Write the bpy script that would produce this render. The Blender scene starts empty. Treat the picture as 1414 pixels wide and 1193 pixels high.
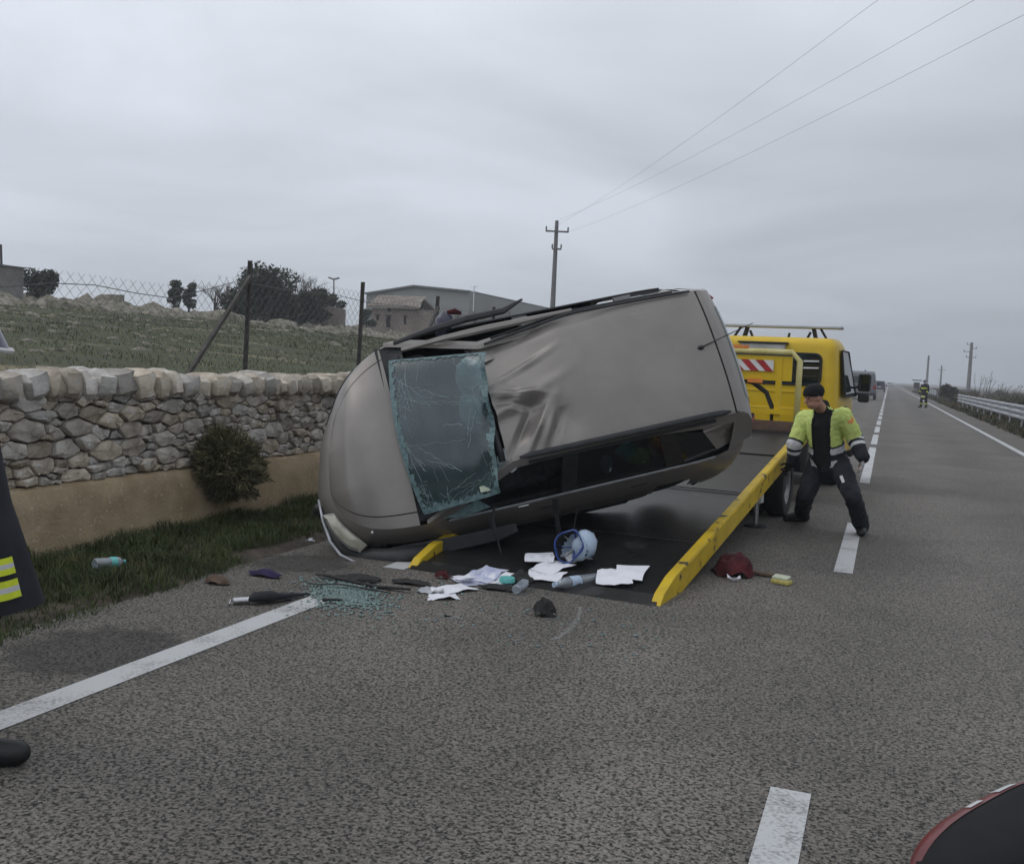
import bpy, math, random
import numpy as np
from mathutils import Vector, Matrix
random.seed(7); RNG = np.random.default_rng(11)
SC = bpy.context.scene; COL = SC.collection
R = math.radians
# ------------------------------------------------------------------ camera
FPX, CAMH = 1380.0, 1.63                       # focal length in photo pixels, eye height
ROLL, PITCH, YAW = R(2.7), math.atan(93.4/1380.0), R(20.47)
F0 = Vector((-math.sin(YAW), math.cos(YAW), 0)); R0 = Vector((math.cos(YAW), math.sin(YAW), 0)); U0 = Vector((0, 0, 1))
CF = F0*math.cos(PITCH)-U0*math.sin(PITCH); CU = U0*math.cos(PITCH)+F0*math.sin(PITCH)
CP = Vector((0, 0, CAMH))
cam = bpy.data.cameras.new('camera'); camo = bpy.data.objects.new('camera', cam); COL.objects.link(camo)
cr = R0*math.cos(ROLL)+CU*math.sin(ROLL); cu = CU*math.cos(ROLL)-R0*math.sin(ROLL)
camo.matrix_world = Matrix(((cr.x, cu.x, -CF.x, CP.x), (cr.y, cu.y, -CF.y, CP.y), (cr.z, cu.z, -CF.z, CP.z), (0, 0, 0, 1)))
cam.sensor_width = 36; cam.lens = FPX/1414*36; cam.clip_end = 6000; cam.clip_start = .05
SC.camera = camo
# ------------------------------------------------------------------ world, sun, exposure
SUN_EL, SUN_AZ = R(48), R(250)
w = bpy.data.worlds.new('World'); SC.world = w; w.use_nodes = True
nt = w.node_tree; nt.nodes.clear()
def N(t, kind, **kw):
    n = t.nodes.new(kind)
    for k, v in kw.items(): setattr(n, k, v)
    return n
out = N(nt, 'ShaderNodeOutputWorld'); bgd = N(nt, 'ShaderNodeBackground'); bgd.inputs[1].default_value = 0.118
sky = N(nt, 'ShaderNodeTexSky', sky_type='NISHITA', sun_disc=False, sun_elevation=SUN_EL, sun_rotation=SUN_AZ)
tc = N(nt, 'ShaderNodeTexCoord'); sep = N(nt, 'ShaderNodeSeparateXYZ'); nt.links.new(tc.outputs['Generated'], sep.inputs[0])
grad = N(nt, 'ShaderNodeValToRGB'); ce = grad.color_ramp
ce.elements[0].position = 0.0; ce.elements[0].color = (5.1, 5.5, 6.15, 1)      # overcast: pale grey at the horizon ...
ce.elements[1].position = 1.0; ce.elements[1].color = (6.4, 6.65, 7.1, 1)       # ... brightest overhead
e = ce.elements.new(.12); e.color = (5.9, 6.3, 6.95, 1)
e = ce.elements.new(.40); e.color = (6.3, 6.6, 7.15, 1)
nt.links.new(sep.outputs[2], grad.inputs[0])
# cloud deck: noise on the direction flattened to a layer overhead
dv = N(nt, 'ShaderNodeVectorMath', operation='DIVIDE'); mx = N(nt, 'ShaderNodeMath', operation='MAXIMUM'); mx.inputs[1].default_value = .02
ad = N(nt, 'ShaderNodeMath', operation='ADD'); ad.inputs[1].default_value = .16
nt.links.new(sep.outputs[2], mx.inputs[0]); nt.links.new(mx.outputs[0], ad.inputs[0])
cmb = N(nt, 'ShaderNodeCombineXYZ')
for i in range(3): nt.links.new(ad.outputs[0], cmb.inputs[i])
nt.links.new(tc.outputs['Generated'], dv.inputs[0]); nt.links.new(cmb.outputs[0], dv.inputs[1])
n1 = N(nt, 'ShaderNodeTexNoise'); n1.inputs['Scale'].default_value = .85; n1.inputs['Detail'].default_value = 5; n1.inputs['Roughness'].default_value = .5; n1.inputs['Distortion'].default_value = .5
nt.links.new(dv.outputs[0], n1.inputs['Vector'])
mr = N(nt, 'ShaderNodeMapRange'); mr.inputs[1].default_value = .32; mr.inputs[2].default_value = .68; mr.inputs[3].default_value = .86; mr.inputs[4].default_value = 1.17
nt.links.new(n1.outputs[0], mr.inputs[0])
mul = N(nt, 'ShaderNodeVectorMath', operation='MULTIPLY'); nt.links.new(grad.outputs[0], mul.inputs[0]); nt.links.new(mr.outputs[0], mul.inputs[1])
dt = N(nt, 'ShaderNodeVectorMath', operation='DOT_PRODUCT'); dt.inputs[1].default_value = (math.sin(SUN_AZ)*math.cos(SUN_EL), math.cos(SUN_AZ)*math.cos(SUN_EL), math.sin(SUN_EL))
nt.links.new(tc.outputs['Generated'], dt.inputs[0])
sf = N(nt, 'ShaderNodeMapRange'); sf.inputs[1].default_value = -.5; sf.inputs[2].default_value = 1; sf.inputs[3].default_value = .60; sf.inputs[4].default_value = 1.36; nt.links.new(dt.outputs['Value'], sf.inputs[0])
mul2 = N(nt, 'ShaderNodeVectorMath', operation='SCALE'); nt.links.new(mul.outputs[0], mul2.inputs[0]); nt.links.new(sf.outputs[0], mul2.inputs[3]); mul = mul2
mixs = N(nt, 'ShaderNodeMixRGB'); mixs.inputs[0].default_value = .93
nt.links.new(sky.outputs[0], mixs.inputs[1]); nt.links.new(mul.outputs[0], mixs.inputs[2])
nt.links.new(mixs.outputs[0], bgd.inputs[0]); nt.links.new(bgd.outputs[0], out.inputs[0])
sl = bpy.data.lights.new('sun', 'SUN'); sl.energy = .6; sl.angle = R(35); sl.color = (1, .97, .93)
so = bpy.data.objects.new('sun', sl); COL.objects.link(so); so.location = (0, 0, 60)
so.rotation_euler = (R(90)-SUN_EL, 0, math.pi-SUN_AZ)
SC.view_settings.view_transform = 'Standard'; SC.view_settings.look = 'None'; SC.view_settings.exposure = 0; SC.view_settings.gamma = 1
SC.render.engine = 'CYCLES'; SC.cycles.use_denoising = True; SC.cycles.max_bounces = 6; SC.cycles.transparent_max_bounces = 24
SC.cycles.use_adaptive_sampling = True; SC.cycles.adaptive_threshold = .02

# ------------------------------------------------------------------ pixel -> place
def ray(px, py):
    dx, dy = px-707, py-596.5; c, s = math.cos(ROLL), math.sin(ROLL)
    return CF*FPX + R0*(dx*c+dy*s) - CU*(-dx*s+dy*c)
def gp(px, py, z=0.0):
    d = ray(px, py); return CP + d*((z-CAMH)/d.z)
def cpt(px, py, dep): return CP + ray(px, py)*(dep/FPX)
def pX(px, py, X):
    d = ray(px, py); return CP + d*(X/d.x)
def pY(px, py, Y):
    d = ray(px, py); return CP + d*(Y/d.y)

# ------------------------------------------------------------------ mesh helpers
class MB:
    def __init__(s): s.v = []; s.f = []; s.m = []
    def add(s, vs, fs, mi=0):
        o = len(s.v); s.v += [Vector(p) for p in vs]
        for f in fs: s.f.append([i+o for i in f]); s.m.append(mi)
        return s
    def box(s, c, size, rot=None, mi=0, taper=1.0):
        x, y, z = [k/2 for k in size]; rot = rot or Matrix.Identity(3); c = Vector(c)
        P = [(-x, -y, -z), (x, -y, -z), (x, y, -z), (-x, y, -z), (-x*taper, -y*taper, z), (x*taper, -y*taper, z), (x*taper, y*taper, z), (-x*taper, y*taper, z)]
        return s.add([c+rot@Vector(p) for p in P], [(0, 3, 2, 1), (4, 5, 6, 7), (0, 1, 5, 4), (1, 2, 6, 5), (2, 3, 7, 6), (3, 0, 4, 7)], mi)
    def bar(s, a, b, wd, ht, up=(0, 0, 1), mi=0):
        a, b = Vector(a), Vector(b); d = (b-a).normalized(); r = d.cross(Vector(up)).normalized(); u = r.cross(d)
        P = [p + r*(sx*wd/2) + u*(sz*ht/2) for p in (a, b) for sx, sz in ((-1, -1), (1, -1), (1, 1), (-1, 1))]
        return s.add(P, [(0, 1, 2, 3), (7, 6, 5, 4), (0, 4, 5, 1), (1, 5, 6, 2), (2, 6, 7, 3), (3, 7, 4, 0)], mi)
    def tube(s, pts, rad, n=8, mi=0, cap=True, ell=1.0, up=None):
        pts = [Vector(p) for p in pts]; k = len(pts)
        if not hasattr(rad, '__len__'): rad = [rad]*k
        vs = []; fs = []; pr = None
        for i, p in enumerate(pts):
            d = (pts[min(i+1, k-1)]-pts[max(i-1, 0)])
            d = d.normalized() if d.length > 1e-9 else Vector((0, 0, 1))
            if pr is None:
                ref = Vector(up) if up else (Vector((0, 0, 1)) if abs(d.z) < .9 else Vector((1, 0, 0)))
                pr = d.cross(ref).normalized()
            pr = (pr - d*pr.dot(d)); pr = pr.normalized() if pr.length > 1e-6 else d.orthogonal().normalized()
            q = d.cross(pr)
            for j in range(n):
                a = 2*math.pi*j/n; vs.append(p + pr*(math.cos(a)*rad[i]) + q*(math.sin(a)*rad[i]*ell))
        for i in range(k-1):
            for j in range(n): fs.append((i*n+j, i*n+(j+1) % n, (i+1)*n+(j+1) % n, (i+1)*n+j))
        if cap: fs += [tuple(range(n))[::-1], tuple(range((k-1)*n, k*n))]
        return s.add(vs, fs, mi)
    def capsule(s, a, b, ra, rb, n=12, mi=0):
        a, b = Vector(a), Vector(b); d = b-a
        d = d.normalized() if d.length > 1e-6 else Vector((0, 0, 1))
        pts, rs = [], []
        for t in (-.98, -.85, -.6, -.3): pts.append(a+d*ra*t); rs.append(ra*math.sqrt(1-t*t))
        pts += [a, b]; rs += [ra, rb]
        for t in (.3, .6, .85, .98): pts.append(b+d*rb*t); rs.append(rb*math.sqrt(1-t*t))
        return s.tube(pts, rs, n, mi)
    def chain(s, pts, rs, n=12):
        for i in range(len(pts)-1): s.capsule(pts[i], pts[i+1], rs[i], rs[i+1], n)
        return s
    def grid(s, fn, nu, nv, mi=0, flip=False):
        vs = [fn(i/nu, j/nv) for i in range(nu+1) for j in range(nv+1)]; fs = []
        for i in range(nu):
            for j in range(nv):
                q = (i*(nv+1)+j, (i+1)*(nv+1)+j, (i+1)*(nv+1)+j+1, i*(nv+1)+j+1); fs.append(q[::-1] if flip else q)
        return s.add(vs, fs, mi)
    def loft(s, rings, closed=True, cap=True, mi=0):
        n = len(rings[0]); vs = [p for r in rings for p in r]; fs = []
        for i in range(len(rings)-1):
            for j in range(n if closed else n-1): fs.append((i*n+j, i*n+(j+1) % n, (i+1)*n+(j+1) % n, (i+1)*n+j))
        if cap: fs += [tuple(range(n))[::-1], tuple(range((len(rings)-1)*n, len(rings)*n))]
        return s.add(vs, fs, mi)
    def slab(s, poly, off, mi=0):
        n = len(poly); P = [Vector(p) for p in poly]; off = Vector(off); Q = [p+off for p in P]
        return s.add(P+Q, [tuple(range(n)), tuple(range(2*n-1, n-1, -1))]+[(i, i+n, (i+1) % n+n, (i+1) % n) for i in range(n)], mi)
    def ball(s, c, r, nu=12, nv=8, mi=0, rot=None, e=1.0, jit=0, seed=0):
        rot = rot or Matrix.Identity(3); c = Vector(c); rr = random.Random(seed)
        if not hasattr(r, '__len__'): r = (r, r, r)
        sg = lambda v: math.copysign(abs(v)**e, v)
        rings = []
        for i in range(nv+1):
            th = math.pi*(i/nv*.96+.02); ring = []
            for j in range(nu):
                ph = 2*math.pi*j/nu; k = 1+jit*(rr.random()*2-1)
                ring.append(c+rot@Vector((sg(math.sin(th))*sg(math.cos(ph))*r[0]*k, sg(math.sin(th))*sg(math.sin(ph))*r[1]*k, -sg(math.cos(th))*r[2]*k)))
            rings.append(ring)
        return s.loft(rings, mi=mi)
    def lathe(s, prof, c, axis=(0, 0, 1), n=24, mi=0, cap=False):
        a = Vector(axis).normalized(); x = a.orthogonal().normalized(); y = a.cross(x); c = Vector(c)
        return s.loft([[c+a*z+x*(r*math.cos(2*math.pi*j/n))+y*(r*math.sin(2*math.pi*j/n)) for j in range(n)] for r, z in prof], cap=cap, mi=mi)
MW = {}
def mesh_of(name, mb, mats, inv=None, smooth=False):
    vs = [inv@p for p in mb.v] if inv else mb.v
    me = bpy.data.meshes.new(name); me.from_pydata([tuple(p) for p in vs], [], mb.f)
    for m in (mats if isinstance(mats, (list, tuple)) else [mats]): me.materials.append(m)
    if any(mb.m): me.polygons.foreach_set('material_index', mb.m)
    if smooth: me.polygons.foreach_set('use_smooth', [True]*len(me.polygons))
    me.validate(); me.update()
    if smooth and smooth is not True:
        try: me.set_sharp_from_angle(angle=R(smooth))
        except Exception: pass
    return me
def link(name, me, parent=None, label=None, cat=None, group=None, kind=None):
    o = bpy.data.objects.new(name, me); COL.objects.link(o)
    if parent is not None: o.parent = parent
    if label: o['label'] = label
    if cat: o['category'] = cat
    if group: o['group'] = group
    if kind: o['kind'] = kind
    return o
def thing(name, label, cat, loc=(0, 0, 0), rot=None, group=None):
    o = link(name, None, None, label, cat, group)
    M = Matrix.Translation(Vector(loc)) @ (rot.to_4x4() if rot else Matrix.Identity(4))
    o.matrix_world = M; MW[o.name] = M; o.empty_display_size = .1
    return o
def part(name, mb, mats, parent=None, world=True, smooth=False, bevel=0, **kw):
    root = parent
    while root is not None and root.parent is not None: root = root.parent
    inv = MW[root.name].inverted() if (world and root is not None and root.name in MW) else None
    me = mesh_of(name, mb, mats, inv, smooth)
    o = link(name, me, parent, **kw)
    if bevel:
        b = o.modifiers.new('bevel', 'BEVEL'); b.width = bevel; b.segments = 2; b.limit_method = 'ANGLE'; b.angle_limit = R(40)
    return o
def solo(name, mb, mats, label, cat, base=None, smooth=False, group=None, bevel=0):
    """a thing that is one mesh, its origin at its base"""
    base = Vector(base) if base is not None else Vector((sum(p.x for p in mb.v)/len(mb.v), sum(p.y for p in mb.v)/len(mb.v), min(p.z for p in mb.v)))
    me = mesh_of(name, mb, mats, Matrix.Translation(-base), smooth)
    o = link(name, me, None, label, cat, group); o.location = base
    if bevel:
        b = o.modifiers.new('bevel', 'BEVEL'); b.width = bevel; b.segments = 2; b.limit_method = 'ANGLE'; b.angle_limit = R(40)
    return o
def fast(name, V, Fc, mats, parent=None, smooth=False, matidx=None, inv=None, **kw):
    """numpy mesh: Fc (m,3) or (m,4)"""
    V = np.asarray(V, float)
    if inv is not None: V = V@np.array(inv.to_3x3()).T + np.array(inv.translation)
    me = bpy.data.meshes.new(name); k = Fc.shape[1]
    me.vertices.add(len(V)); me.vertices.foreach_set('co', V.astype(np.float32).ravel())
    me.loops.add(Fc.size); me.loops.foreach_set('vertex_index', Fc.astype(np.int32).ravel())
    me.polygons.add(len(Fc)); me.polygons.foreach_set('loop_start', np.arange(0, Fc.size, k, dtype=np.int32))
    for m in (mats if isinstance(mats, (list, tuple)) else [mats]): me.materials.append(m)
    if matidx is not None: me.polygons.foreach_set('material_index', matidx.astype(np.int32))
    if smooth: me.polygons.foreach_set('use_smooth', np.ones(len(Fc), bool))
    me.update(); me.validate()
    return link(name, me, parent, **kw)
def remesh(mb, voxel, sm=3):
    """closed volumes -> one continuous skin"""
    me = mesh_of('tmp', mb, []); o = bpy.data.objects.new('tmp', me); COL.objects.link(o)
    m = o.modifiers.new('r', 'REMESH'); m.mode = 'VOXEL'; m.voxel_size = voxel
    if sm: s_ = o.modifiers.new('s', 'SMOOTH'); s_.factor = .5; s_.iterations = sm
    dg = bpy.context.evaluated_depsgraph_get(); dg.update()
    r = bpy.data.meshes.new_from_object(o.evaluated_get(dg))
    bpy.data.objects.remove(o); bpy.data.meshes.remove(me)
    return r
def rpart(name, mb, voxel, mats, parent, sm=3, pick=None, drop=None, wrinkle=0, **kw):
    me = remesh(mb, voxel, sm)
    nv = len(me.vertices); co = np.zeros(nv*3); me.vertices.foreach_get('co', co); co = co.reshape(-1, 3)
    if wrinkle:
        no = np.zeros(nv*3); me.vertices.foreach_get('normal', no); no = no.reshape(-1, 3)
        co = co + no*(wrinkle*(vn3(co*14)-.5)+wrinkle*.6*(vn3(co*38+7)-.5))[:, None]; me.vertices.foreach_set('co', co.ravel())
    fc = np.zeros(len(me.polygons)*3); me.polygons.foreach_get('center', fc); fc = fc.reshape(-1, 3)
    fn = np.zeros(len(me.polygons)*3); me.polygons.foreach_get('normal', fn); fn = fn.reshape(-1, 3)
    for m in (mats if isinstance(mats, (list, tuple)) else [mats]): me.materials.append(m)
    if pick is not None: me.polygons.foreach_set('material_index', pick(fc, fn).astype(np.int32))
    me.polygons.foreach_set('use_smooth', np.ones(len(me.polygons), bool))
    if drop is not None:
        import bmesh
        kill = drop(fc, fn); b = bmesh.new(); b.from_mesh(me); b.faces.ensure_lookup_table()
        bmesh.ops.delete(b, geom=[b.faces[i] for i in np.nonzero(kill)[0]], context='FACES'); b.to_mesh(me); b.free()
    root = parent
    me.transform(MW[root.name].inverted()); me.update()
    return link(name, me, parent, **kw)
def hsh(i, j, k=0):
    h = (i.astype(np.int64)*374761393 + j.astype(np.int64)*668265263 + np.int64(k)*2147483647) & 0x7fffffff
    h = ((h ^ (h >> 13))*1274126177) & 0x7fffffff
    return ((h ^ (h >> 16)) & 0xffff)/65535.
def vn(x, y, k=0):
    x = np.asarray(x, float); y = np.asarray(y, float)
    i = np.floor(x); j = np.floor(y); u = x-i; v = y-j; u = u*u*(3-2*u); v = v*v*(3-2*v)
    return (hsh(i, j, k)*(1-u)+hsh(i+1, j, k)*u)*(1-v)+(hsh(i, j+1, k)*(1-u)+hsh(i+1, j+1, k)*u)*v
def vn3(p):
    z = p[:, 2]; k = np.floor(z); t = z-k; t = t*t*(3-2*t)
    return vn(p[:, 0]+k*17.3, p[:, 1]+k*9.1)*(1-t)+vn(p[:, 0]+(k+1)*17.3, p[:, 1]+(k+1)*9.1)*t
def fbm(x, y, k=0, o=4): return sum(vn(x*2**i, y*2**i, k+i)*.5**i for i in range(o))/sum(.5**i for i in range(o))

# ------------------------------------------------------------------ materials
def sr(r, g, b, k=1.0):
    l = lambda c: ((c/255+.055)/1.055)**2.4 if c > 10 else c/255/12.92
    return (l(r)*k, l(g)*k, l(b)*k, 1)
def c4(c): return (c[0], c[1], c[2], 1)
def pmat(name, c1, c2=None, scale=6, rough=.8, metal=0., spec=.4, bump=0., bscale=None, detail=6, rand=0., lo=.35, hi=.65, coat=0., trans=0., alpha=1., spots=None, dist=.01):
    m = bpy.data.materials.new(name); m.use_nodes = True; t = m.node_tree; b = t.nodes['Principled BSDF']
    b.inputs['Roughness'].default_value = rough; b.inputs['Metallic'].default_value = metal; b.inputs['Specular IOR Level'].default_value = spec
    b.inputs['Coat Weight'].default_value = coat; b.inputs['Transmission Weight'].default_value = trans; b.inputs['Alpha'].default_value = alpha
    co = N(t, 'ShaderNodeTexCoord'); c2 = c2 or tuple(k*.8 for k in c1[:3])
    no = N(t, 'ShaderNodeTexNoise'); no.inputs['Scale'].default_value = scale; no.inputs['Detail'].default_value = detail; no.inputs['Roughness'].default_value = .6
    t.links.new(co.outputs['Object'], no.inputs['Vector'])
    rp = N(t, 'ShaderNodeValToRGB'); rp.color_ramp.elements[0].position = lo; rp.color_ramp.elements[1].position = hi
    rp.color_ramp.elements[0].color = c4(c2); rp.color_ramp.elements[1].color = c4(c1)
    t.links.new(no.outputs[0], rp.inputs[0]); last = rp.outputs[0]
    if spots:                                    # (colour, scale, threshold)
        n2 = N(t, 'ShaderNodeTexNoise'); n2.inputs['Scale'].default_value = spots[1]; n2.inputs['Detail'].default_value = 4
        t.links.new(co.outputs['Object'], n2.inputs['Vector'])
        r2 = N(t, 'ShaderNodeValToRGB'); r2.color_ramp.elements[0].position = spots[2]; r2.color_ramp.elements[1].position = spots[2]+.06
        t.links.new(n2.outputs[0], r2.inputs[0])
        mxx = N(t, 'ShaderNodeMixRGB'); t.links.new(r2.outputs[0], mxx.inputs[0]); t.links.new(last, mxx.inputs[1]); mxx.inputs[2].default_value = c4(spots[0]); last = mxx.outputs[0]
    if rand:
        oi = N(t, 'ShaderNodeObjectInfo'); hs = N(t, 'ShaderNodeHueSaturation')
        mp = N(t, 'ShaderNodeMapRange'); mp.inputs[3].default_value = 1-rand; mp.inputs[4].default_value = 1+rand
        t.links.new(oi.outputs['Random'], mp.inputs[0]); t.links.new(mp.outputs[0], hs.inputs['Value'])
        fr = N(t, 'ShaderNodeMath', operation='MULTIPLY'); fr.inputs[1].default_value = 7.31; f2 = N(t, 'ShaderNodeMath', operation='FRACT')
        t.links.new(oi.outputs['Random'], fr.inputs[0]); t.links.new(fr.outputs[0], f2.inputs[0])
        m3 = N(t, 'ShaderNodeMapRange'); m3.inputs[3].default_value = .45; m3.inputs[4].default_value = 1.5
        t.links.new(f2.outputs[0], m3.inputs[0]); t.links.new(m3.outputs[0], hs.inputs['Saturation'])
        t.links.new(last, hs.inputs['Color']); last = hs.outputs[0]
    t.links.new(last, b.inputs['Base Color'])
    if bump:
        nb = N(t, 'ShaderNodeTexNoise'); nb.inputs['Scale'].default_value = bscale or scale*3; nb.inputs['Detail'].default_value = 5
        t.links.new(co.outputs['Object'], nb.inputs['Vector'])
        bp = N(t, 'ShaderNodeBump'); bp.inputs['Strength'].default_value = bump; bp.inputs['Distance'].default_value = dist
        t.links.new(nb.outputs[0], bp.inputs['Height']); t.links.new(bp.outputs[0], b.inputs['Normal'])
    return m
def glassmat(name, tint, film, filmw=.2, rough=.08, film2=None, scale=5, refl=.0):
    """thin dusty pane: clear tint, a film of dust, and a mirror sheen"""
    m = bpy.data.materials.new(name); m.use_nodes = True; t = m.node_tree; t.nodes.clear()
    o = N(t, 'ShaderNodeOutputMaterial'); tr = N(t, 'ShaderNodeBsdfTransparent'); tr.inputs[0].default_value = c4(tint)
    df = N(t, 'ShaderNodeBsdfDiffuse'); df.inputs[0].default_value = c4(film)
    gl = N(t, 'ShaderNodeBsdfGlossy'); gl.inputs[0].default_value = (1, 1, 1, 1); gl.inputs['Roughness'].default_value = rough
    lw = N(t, 'ShaderNodeLayerWeight'); lw.inputs[0].default_value = .5
    pw = N(t, 'ShaderNodeMath', operation='POWER'); pw.inputs[1].default_value = 4.5; t.links.new(lw.outputs['Facing'], pw.inputs[0])
    fr = N(t, 'ShaderNodeMath', operation='MULTIPLY_ADD'); fr.inputs[1].default_value = .7; fr.inputs[2].default_value = .04; t.links.new(pw.outputs[0], fr.inputs[0])
    m1 = N(t, 'ShaderNodeMixShader'); m2 = N(t, 'ShaderNodeMixShader')
    co = N(t, 'ShaderNodeTexCoord'); no = N(t, 'ShaderNodeTexNoise'); no.inputs['Scale'].default_value = scale; no.inputs['Detail'].default_value = 6
    t.links.new(co.outputs['Object'], no.inputs['Vector'])
    mp = N(t, 'ShaderNodeMapRange'); mp.inputs[1].default_value = .3; mp.inputs[2].default_value = .7; mp.inputs[3].default_value = filmw*.7; mp.inputs[4].default_value = filmw*1.3
    t.links.new(no.outputs[0], mp.inputs[0]); t.links.new(mp.outputs[0], m1.inputs[0])
    t.links.new(tr.outputs[0], m1.inputs[1]); t.links.new(df.outputs[0], m1.inputs[2])
    af = N(t, 'ShaderNodeMath', operation='ADD'); af.inputs[1].default_value = refl
    t.links.new(fr.outputs[0], af.inputs[0]); t.links.new(af.outputs[0], m2.inputs[0])
    t.links.new(m1.outputs[0], m2.inputs[1]); t.links.new(gl.outputs[0], m2.inputs[2]); t.links.new(m2.outputs[0], o.inputs[0])
    return m
def asphalt(name, light, dark, thr=.485):
    m = bpy.data.materials.new(name); m.use_nodes = True; t = m.node_tree; b = t.nodes['Principled BSDF']
    b.inputs['Roughness'].default_value = .82; b.inputs['Specular IOR Level'].default_value = .35
    co = N(t, 'ShaderNodeTexCoord')
    def nz(sc, det=3, dist=0.):
        n = N(t, 'ShaderNodeTexNoise'); n.inputs['Scale'].default_value = sc; n.inputs['Detail'].default_value = det; n.inputs['Distortion'].default_value = dist
        t.links.new(co.outputs['Object'], n.inputs['Vector']); return n
    a = nz(58, 4, .15); vo = N(t, 'ShaderNodeTexVoronoi'); vo.inputs['Scale'].default_value = 95; t.links.new(co.outputs['Object'], vo.inputs['Vector'])
    sv = N(t, 'ShaderNodeSeparateColor'); t.links.new(vo.outputs['Color'], sv.inputs[0])
    mxv = N(t, 'ShaderNodeMath', operation='MULTIPLY_ADD'); mxv.inputs[1].default_value = .34; t.links.new(sv.outputs[0], mxv.inputs[0])
    sb = N(t, 'ShaderNodeMath', operation='SUBTRACT'); sb.inputs[1].default_value = .17; t.links.new(a.outputs[0], sb.inputs[0]); t.links.new(sb.outputs[0], mxv.inputs[2])
    rp = N(t, 'ShaderNodeValToRGB'); rp.color_ramp.elements[0].position = thr-.16; rp.color_ramp.elements[1].position = thr+.02
    rp.color_ramp.elements[0].color = c4(dark); rp.color_ramp.elements[1].color = c4(light); t.links.new(mxv.outputs[0], rp.inputs[0])
    e3 = rp.color_ramp.elements.new(min(.99, thr+.24)); e3.color = c4([k*1.65 for k in light[:3]])
    g = nz(170, 2); r2 = N(t, 'ShaderNodeMapRange'); r2.inputs[1].default_value = .3; r2.inputs[2].default_value = .7; r2.inputs[3].default_value = .72; r2.inputs[4].default_value = 1.25; t.links.new(g.outputs[0], r2.inputs[0])
    l = nz(.55, 5, .8); r3 = N(t, 'ShaderNodeMapRange'); r3.inputs[1].default_value = .3; r3.inputs[2].default_value = .7; r3.inputs[3].default_value = .80; r3.inputs[4].default_value = 1.16; t.links.new(l.outputs[0], r3.inputs[0])
    # wheel tracks along the lanes: worn paler bands with a shape of their own
    sx = N(t, 'ShaderNodeSeparateXYZ'); t.links.new(co.outputs['Object'], sx.inputs[0])
    w1 = N(t, 'ShaderNodeMath', operation='MULTIPLY_ADD'); w1.inputs[1].default_value = 3.59; w1.inputs[2].default_value = 3.4; t.links.new(sx.outputs[0], w1.inputs[0])
    w2_ = N(t, 'ShaderNodeMath', operation='COSINE'); t.links.new(w1.outputs[0], w2_.inputs[0]); w3 = N(t, 'ShaderNodeMath', operation='MULTIPLY_ADD'); w3.inputs[1].default_value = .085; w3.inputs[2].default_value = 1.0; t.links.new(w2_.outputs[0], w3.inputs[0])
    m0 = N(t, 'ShaderNodeMath', operation='MULTIPLY'); t.links.new(w3.outputs[0], m0.inputs[0]); t.links.new(r3.outputs[0], m0.inputs[1])
    mm = N(t, 'ShaderNodeMath', operation='MULTIPLY'); t.links.new(r2.outputs[0], mm.inputs[0]); t.links.new(m0.outputs[0], mm.inputs[1])
    vm = N(t, 'ShaderNodeVectorMath', operation='SCALE'); t.links.new(rp.outputs[0], vm.inputs[0]); t.links.new(mm.outputs[0], vm.inputs[3])
    t.links.new(vm.outputs[0], b.inputs['Base Color'])
    bp = N(t, 'ShaderNodeBump'); bp.inputs['Strength'].default_value = .55; bp.inputs['Distance'].default_value = .006
    t.links.new(mxv.outputs[0], bp.inputs['Height']); t.links.new(bp.outputs[0], b.inputs['Normal'])
    return m
def paintmat():
    """worn road paint: asphalt grain shows through where it has rubbed off"""
    m = bpy.data.materials.new('road_paint'); m.use_nodes = True; t = m.node_tree; b = t.nodes['Principled BSDF']
    b.inputs['Roughness'].default_value = .7
    co = N(t, 'ShaderNodeTexCoord'); n = N(t, 'ShaderNodeTexNoise'); n.inputs['Scale'].default_value = 60; n.inputs['Detail'].default_value = 4; t.links.new(co.outputs['Object'], n.inputs['Vector'])
    n2 = N(t, 'ShaderNodeTexNoise'); n2.inputs['Scale'].default_value = 3; n2.inputs['Detail'].default_value = 5; t.links.new(co.outputs['Object'], n2.inputs['Vector'])
    ad_ = N(t, 'ShaderNodeMath', operation='ADD'); t.links.new(n.outputs[0], ad_.inputs[0]); t.links.new(n2.outputs[0], ad_.inputs[1])
    rp = N(t, 'ShaderNodeValToRGB'); rp.color_ramp.elements[0].position = .66; rp.color_ramp.elements[1].position = .98
    rp.color_ramp.elements[0].color = (.16, .16, .155, 1); rp.color_ramp.elements[1].color = (.45, .46, .465, 1)
    t.links.new(ad_.outputs[0], rp.inputs[0]); t.links.new(rp.outputs[0], b.inputs['Base Color'])
    bp = N(t, 'ShaderNodeBump'); bp.inputs['Strength'].default_value = .3; bp.inputs['Distance'].default_value = .003
    t.links.new(n.outputs[0], bp.inputs['Height']); t.links.new(bp.outputs[0], b.inputs['Normal'])
    return m
M = {}
M['asphalt'] = asphalt('asphalt', (.124, .114, .101), (.012, .012, .0115))
M['wet_asphalt'] = asphalt('dark_asphalt_patch', (.085, .08, .075), (.018, .018, .018), .5)
M['paint'] = paintmat()
M['ground'] = pmat('ground', (.10, .095, .06), (.06, .06, .035), .25, .95, bump=.5, bscale=4, dist=.1)
M['soil'] = pmat('soil', (.10, .08, .06), (.035, .03, .024), 7, .95, bump=.8, bscale=30, dist=.03)
M['concrete'] = pmat('tan_concrete', (.36, .285, .18), (.25, .19, .115), 3.5, .95, bump=.7, bscale=45, dist=.012, spots=((.40, .34, .26), 26, .62))
M['stone'] = pmat('wall_stone', (.52, .475, .41), (.28, .25, .215), 7, .95, bump=.9, bscale=26, dist=.014, rand=.30, spots=((.46, .45, .42), 15, .60))
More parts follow.
